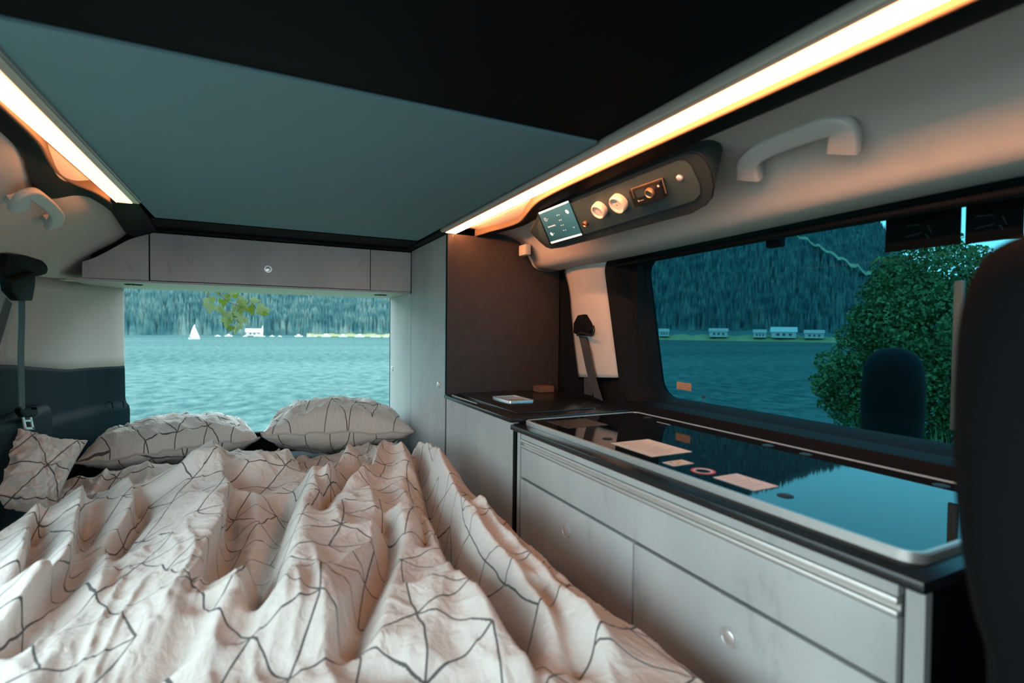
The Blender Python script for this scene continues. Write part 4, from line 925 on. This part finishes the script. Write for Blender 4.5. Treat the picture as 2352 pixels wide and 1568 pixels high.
# boats
HULL = pm('white_hull', (.55, .55, .54), .5, vary=.03); SAIL = pm('sail_cloth', (.85, .84, .80), .8, vary=.03); MAST = pm('mast', (.6, .6, .6), .5)
def boat(px, d, ln, label, sail=0.0, mast=0.0, group='moored boats on the far shore', jib=0, cabin=True):
    r = ray(px, 776); az = math.atan2(r.x, r.y); c = Vector((d * math.sin(az), d * math.cos(az), LAKE)); e = Vector((math.cos(az), -math.sin(az), 0)); f = Vector((math.sin(az), math.cos(az), 0)); up_ = Vector((0, 0, 1))
    t = thing('sailboat' if sail else 'boat', label, 'sailboat' if sail else 'boat', (c.x, c.y, c.z), group)
    q = lambda a, b_, z: c + e * a * ln / 2 + f * b_ * ln * .15 + up_ * z
    b = BM(); rows = []
    for a, wd in ((-1, .55), (-.6, .9), (0, 1), (.6, .7), (.9, .25), (1, .03)): rows.append([b.verts.new(q(a, -wd, ln*.17)), b.verts.new(q(a*.92, -wd*.6, -.1)), b.verts.new(q(a*.92, wd*.6, -.1)), b.verts.new(q(a, wd, ln*.17))])
    for A, B in zip(rows, rows[1:]):
        for k in range(4): b.faces.new((A[k], A[(k+1) % 4], B[(k+1) % 4], B[k]))
    b.faces.new(rows[0]); b.faces.new(rows[-1][::-1]); mk('hull', b, HULL, t)
    if cabin: mk('cabin', prism(BM(), [q(-.4, -.5, ln*.16), q(.4, -.5, ln*.16), q(.3, -.4, ln*.32), q(-.35, -.4, ln*.32)], f * ln * .14), HULL, t)
    if sail or mast: mk('mast', prism(BM(), [q(.12, -.01, 0), q(.14, -.01, 0), q(.14, .01, 0), q(.12, .01, 0)], (0, 0, max(sail, mast) + ln*.2)), MAST, t)
    if sail:
        b = BM(); prism(b, [q(.11, 0, ln*.25), q(-.75, .1, ln*.25), q(-.45, .16, ln*.25 + sail*.45), q(-.1, .08, ln*.25 + sail*.85), q(.11, 0, ln*.25 + sail)], f * .05); mk('mainsail', b, SAIL, t)
        if jib: mk('jib', prism(BM(), [q(.16, 0, ln*.25), q(.95, 0, ln*.15), q(.16, 0, ln*.2 + sail*.8)], f * .05), SAIL, t)
boat(446, 296, 5.0, 'sailboat with one large white sail alone on the open water', 6.2, jib=1, group='sailboats on the lake')
boat(603, 380, 3.2, 'sailboat with a tall narrow white sail near the shore house', 7.0, group='sailboats on the lake')
for px, ln, mh, lb in ((500, 2.6, 0, 'small white boat just right of the big sail'), (525, 3.6, 0, 'white boat below the hanging leaves'), (563, 2.2, 0, 'small boat in front of the shore house'), (592, 4, 0, 'boat just left of the narrow sail'), (625, 2.4, 4, 'small masted boat right of the narrow sail'), (643, 2.0, 5, 'tiny boat with bare mast in mid-shore'), (686, 4.0, 5, 'white boat with bare mast before the grey trees'), (711, 2.8, 5, 'boat with pale mast at the start of the meadow'), (724, 2.2, 0, 'boat moored right against the pale-masted one'), (749, 5.0, 4.5, 'long boat in front of the meadow'), (788, 4.5, 6, 'moored boat with the tallest mast'), (826, 5.2, 5, 'long white boat right of the tallest mast'), (856, 2.6, 0, 'third boat from the cabinet edge'), (868, 2.8, 0, 'second boat from the cabinet edge'), (886, 3.0, 4, 'boat closest to the cabinet edge')):
    boat(px, 384, ln * 1.35, lb, 0, mh)

# maple branch hanging into the rear opening
LEAF = pm('maple_leaf', (.026, .055, .006), .55, vary=.6, scale=12)
def leaf_mat():
    t = LEAF.node_tree; bs = t.nodes['Principled BSDF']; tr = nd(t, 'ShaderNodeBsdfTranslucent'); tr.inputs[0].default_value = (.13, .19, .008, 1); mx = nd(t, 'ShaderNodeMixShader'); mx.inputs[0].default_value = .25
    t.links.new(bs.outputs[0], mx.inputs[1]); t.links.new(tr.outputs[0], mx.inputs[2]); t.links.new(mx.outputs[0], t.nodes['Material Output'].inputs[0])
leaf_mat()
BARK = pm('branch_bark', (.05, .05, .035), .8, vary=.3)
BY = 4.2
br = thing('maple_branch', 'leafy maple branch hanging down into the rear opening', 'branch', tuple(on(520, 740, 'Y', BY)))
def bp_(x, y, dy=0): return on(x, y, 'Y', BY + dy)
def twig(pts, r0, r1):
    P = smooth_pts(pts, 5); rr_ = np.linspace(r0, r1, len(P)); mk('twig', sweep(BM(), P, (0, 1, 0), 1, 1, 2, 7, ws=(rr_*2).tolist(), hs=(rr_*2).tolist()), BARK, br, smooth=True)
twig([bp_(440, 300, .2), bp_(470, 520, .1), bp_(490, 640), bp_(503, 668), bp_(512, 682), bp_(526, 694), bp_(545, 700)], .010, .003)
twig([bp_(545, 700), bp_(560, 705), bp_(575, 692, -.05), bp_(590, 710), bp_(602, 714)], .003, .0015)
twig([bp_(516, 686), bp_(521, 702), bp_(528, 718), bp_(532, 738)], .003, .0015)
twig([bp_(495, 655), bp_(482, 672), bp_(476, 690), bp_(470, 700)], .003, .0012)
twig([bp_(540, 700), bp_(548, 690), bp_(545, 676), bp_(538, 668)], .0025, .0012)
LOBES = [(0, 0), (.10, -.06), (.32, -.20), (.27, -.02), (.52, .10), (.38, .20), (.46, .36), (.22, .38), (.16, .62), (0, .95)]
def leaf(px, py, size, ang, tilt, roll, dy=0):
    pts = [(x, y) for x, y in LOBES] + [(-x, y) for x, y in LOBES[-2:0:-1]]
    c = bp_(px, py, dy); M3 = Matrix.Rotation(tilt, 3, 'X'); M3 = Matrix.Rotation(ang, 3, 'Y') @ M3 @ Matrix.Rotation(roll, 3, 'Z')
    V = []
    for x, y in pts:
        V.append(c + M3 @ Vector((x * size, .16 * abs(x) * size, (y - .35) * size)))
    V.append(c + M3 @ Vector((0, -.02 * size, .0))); n_ = len(pts); b = BM(); vv_ = [b.verts.new(v) for v in V]
    for i in range(n_): b.faces.new((vv_[i], vv_[(i+1) % n_], vv_[n_]))
    mk('leaf', b, LEAF, br)
R_l = random.Random(11)
for px, py, s, a in ((474, 666, .9, 190), (486, 690, 1.1, 180), (481, 706, 1.5, 175), (472, 690, .8, 200), (500, 708, 1.1, 150), (513, 695, 1.2, 185), (511, 712, 1.0, 140), (518, 724, 1.3, 200), (521, 740, 1.5, 185), (542, 755, 1.6, 180), (530, 755, .9, 210), (548, 715, 1.6, 175), (550, 727, 1.6, 165), (537, 710, 1.2, 190), (560, 700, 1.4, 150), (545, 680, 1.2, 120), (535, 672, 1.0, 110), (576, 712, 1.4, 150), (586, 690, 1.4, 100), (604, 708, 1.6, 115), (598, 718, 1.0, 130), (610, 720, .9, 100), (563, 735, 1.0, 140), (525, 682, 1.0, 160), (556, 690, 1.3, 130), (500, 672, .9, 170), (553, 740, 1.1, 170), (535, 725, 1.2, 185)):
    leaf(px, py, s * .060, math.radians(a + R_l.uniform(-12, 12)), R_l.uniform(-.7, .7), R_l.uniform(-.7, .7), R_l.uniform(-.12, .12))

# bush beside the lake, seen through the side window
def bush(name, label, cx, cy, z0, blobs, n, seed, colm, trunk=True):
    t = thing(name, label, 'bush', (cx, cy, z0)); r = np.random.default_rng(seed); Vs, Fs = [], []
    extra = []
    for (bx_, by_, bz_, br_) in blobs:
        for _ in range(7):
            d = r.normal(size=3); d /= np.linalg.norm(d); extra.append((bx_ + d[0]*br_*.95, by_ + d[1]*br_*.95, bz_ + d[2]*br_*.95, br_ * r.uniform(.18, .36)))
    blobs = [(a_, b_, c_, d_ * .9) for a_, b_, c_, d_ in blobs] + extra
    tot = sum(b_[3] ** 2 for b_ in blobs)
    for (bx_, by_, bz_, br_) in blobs:
        m_ = int(n * br_ ** 2 / tot); d = r.normal(size=(m_, 3)); d /= np.linalg.norm(d, axis=1)[:, None]; rad = br_ * r.uniform(.55, 1.08, m_) ** .6
        c = np.array([cx + bx_, cy + by_, z0 + bz_]) + d * rad[:, None]
        a = r.normal(size=(m_, 3)); a /= np.linalg.norm(a, axis=1)[:, None]; e = np.cross(a, r.normal(size=(m_, 3))); e /= np.linalg.norm(e, axis=1)[:, None]; s = r.uniform(.018, .042, m_)[:, None]
        k0 = sum(len(v) for v in Vs); q = np.stack([c - a*s, c + e*s*.55, c + a*s, c - e*s*.55], 1).reshape(-1, 3); Vs.append(q)
        Fs.append((np.arange(m_)[:, None] * 4 + np.arange(4)[None]) + k0)
    mk('foliage', (np.concatenate(Vs).tolist(), np.concatenate(Fs).tolist()), colm, t)
    if trunk:
        b = BM()
        for k in range(5):
            a = k * 1.3; sweep(b, smooth_pts([(cx, cy, z0 - .3), (cx + .15 * math.cos(a), cy + .15 * math.sin(a), z0 + .6), (cx + .5 * math.cos(a), cy + .5 * math.sin(a), z0 + 1.6)], 4), (0, 1, 0), .07, .07, m=7)
        mk('stem', b, BARK, t)
BUSHM = pm('bush_leaves', (.065, .13, .040), .7, vary=.75, scale=1.6)
def pol(px, py, d):
    r = ray(px, py); r = r / math.hypot(r.x, r.y); return r * d
c = pol(2085, 960, 9.5)
def rel(px, py, d, rad): p = pol(px, py, d); return (p.x - c.x, p.y - c.y, p.z - (-2.4), rad)
bush('lakeside_bush', 'tall green bush growing beside the lake behind the side window', c.x, c.y, -2.4, [rel(2120, 650, 9.6, .65), rel(2190, 640, 9.8, .6), rel(2060, 690, 9.5, .55), rel(2110, 760, 9.3, .8), rel(2040, 780, 9.4, .55), rel(1985, 830, 9.3, .5), rel(1935, 880, 9.2, .42), rel(2000, 900, 9.2, .6), rel(2150, 880, 9.6, .8), rel(2070, 860, 9.2, .7), rel(2230, 760, 9.8, .8), rel(1960, 930, 9.1, .4), rel(2260, 900, 9.8, .9)], 60000, 4, BUSHM)
GR = pm('tall_grass', (.16, .24, .08), .8, vary=.4, scale=4)
def tuft(px, d, label, seed):
    p = pol(px, 1000, d); r = random.Random(seed); b = BM(); z0 = -2.6
    for k in range(90):
        a = r.uniform(0, 6.28); q = Vector((p.x + r.gauss(0, .22), p.y + r.gauss(0, .22), z0)); hh = r.uniform(.9, 1.55); l = Vector((math.cos(a), math.sin(a), 0)) * r.uniform(.05, .3)
        s = Vector((-math.sin(a), math.cos(a), 0)) * .012
        v_ = [b.verts.new(x) for x in (q - s, q + s, q + l*.4 + Vector((0, 0, hh*.6)) + s*.8, q + l + Vector((0, 0, hh)), q + l*.4 + Vector((0, 0, hh*.6)) - s*.8)]; b.faces.new(v_)
    tag(mk('grass_tuft', b, GR), label, 'grass', 'grass tufts under the bush')
tuft(1925, 7.4, 'pale grass tuft at the foot of the bush, lake side', 1); tuft(2130, 8.3, 'pale grass tuft under the bush right of the dark shape', 2); 
# dark rounded shape of unknown kind outside, in front of the bush
c = pol(2050, 900, 4.6); t0, t1 = pol(2050, 797, 4.6).z, -1.47; rb = .19
b = lathe(BM(), [(0, 0), (rb*.45, -.015), (rb*.75, -.06), (rb*.93, -.14), (rb, -.28), (rb, -.45), (rb*.93, -.70), (rb*.85, t1 - t0), (0, t1 - t0)], (c.x, c.y, t0), (0, 0, 1), 32)
tag(mk('dark_shape', b, pm('dark_shape_mat', (.004, .005, .006), .8, vary=.2, spec=.1), smooth=True, angle=50), 'dark rounded shape of unknown kind standing outside the tinted window before the bush', 'dark_shape')
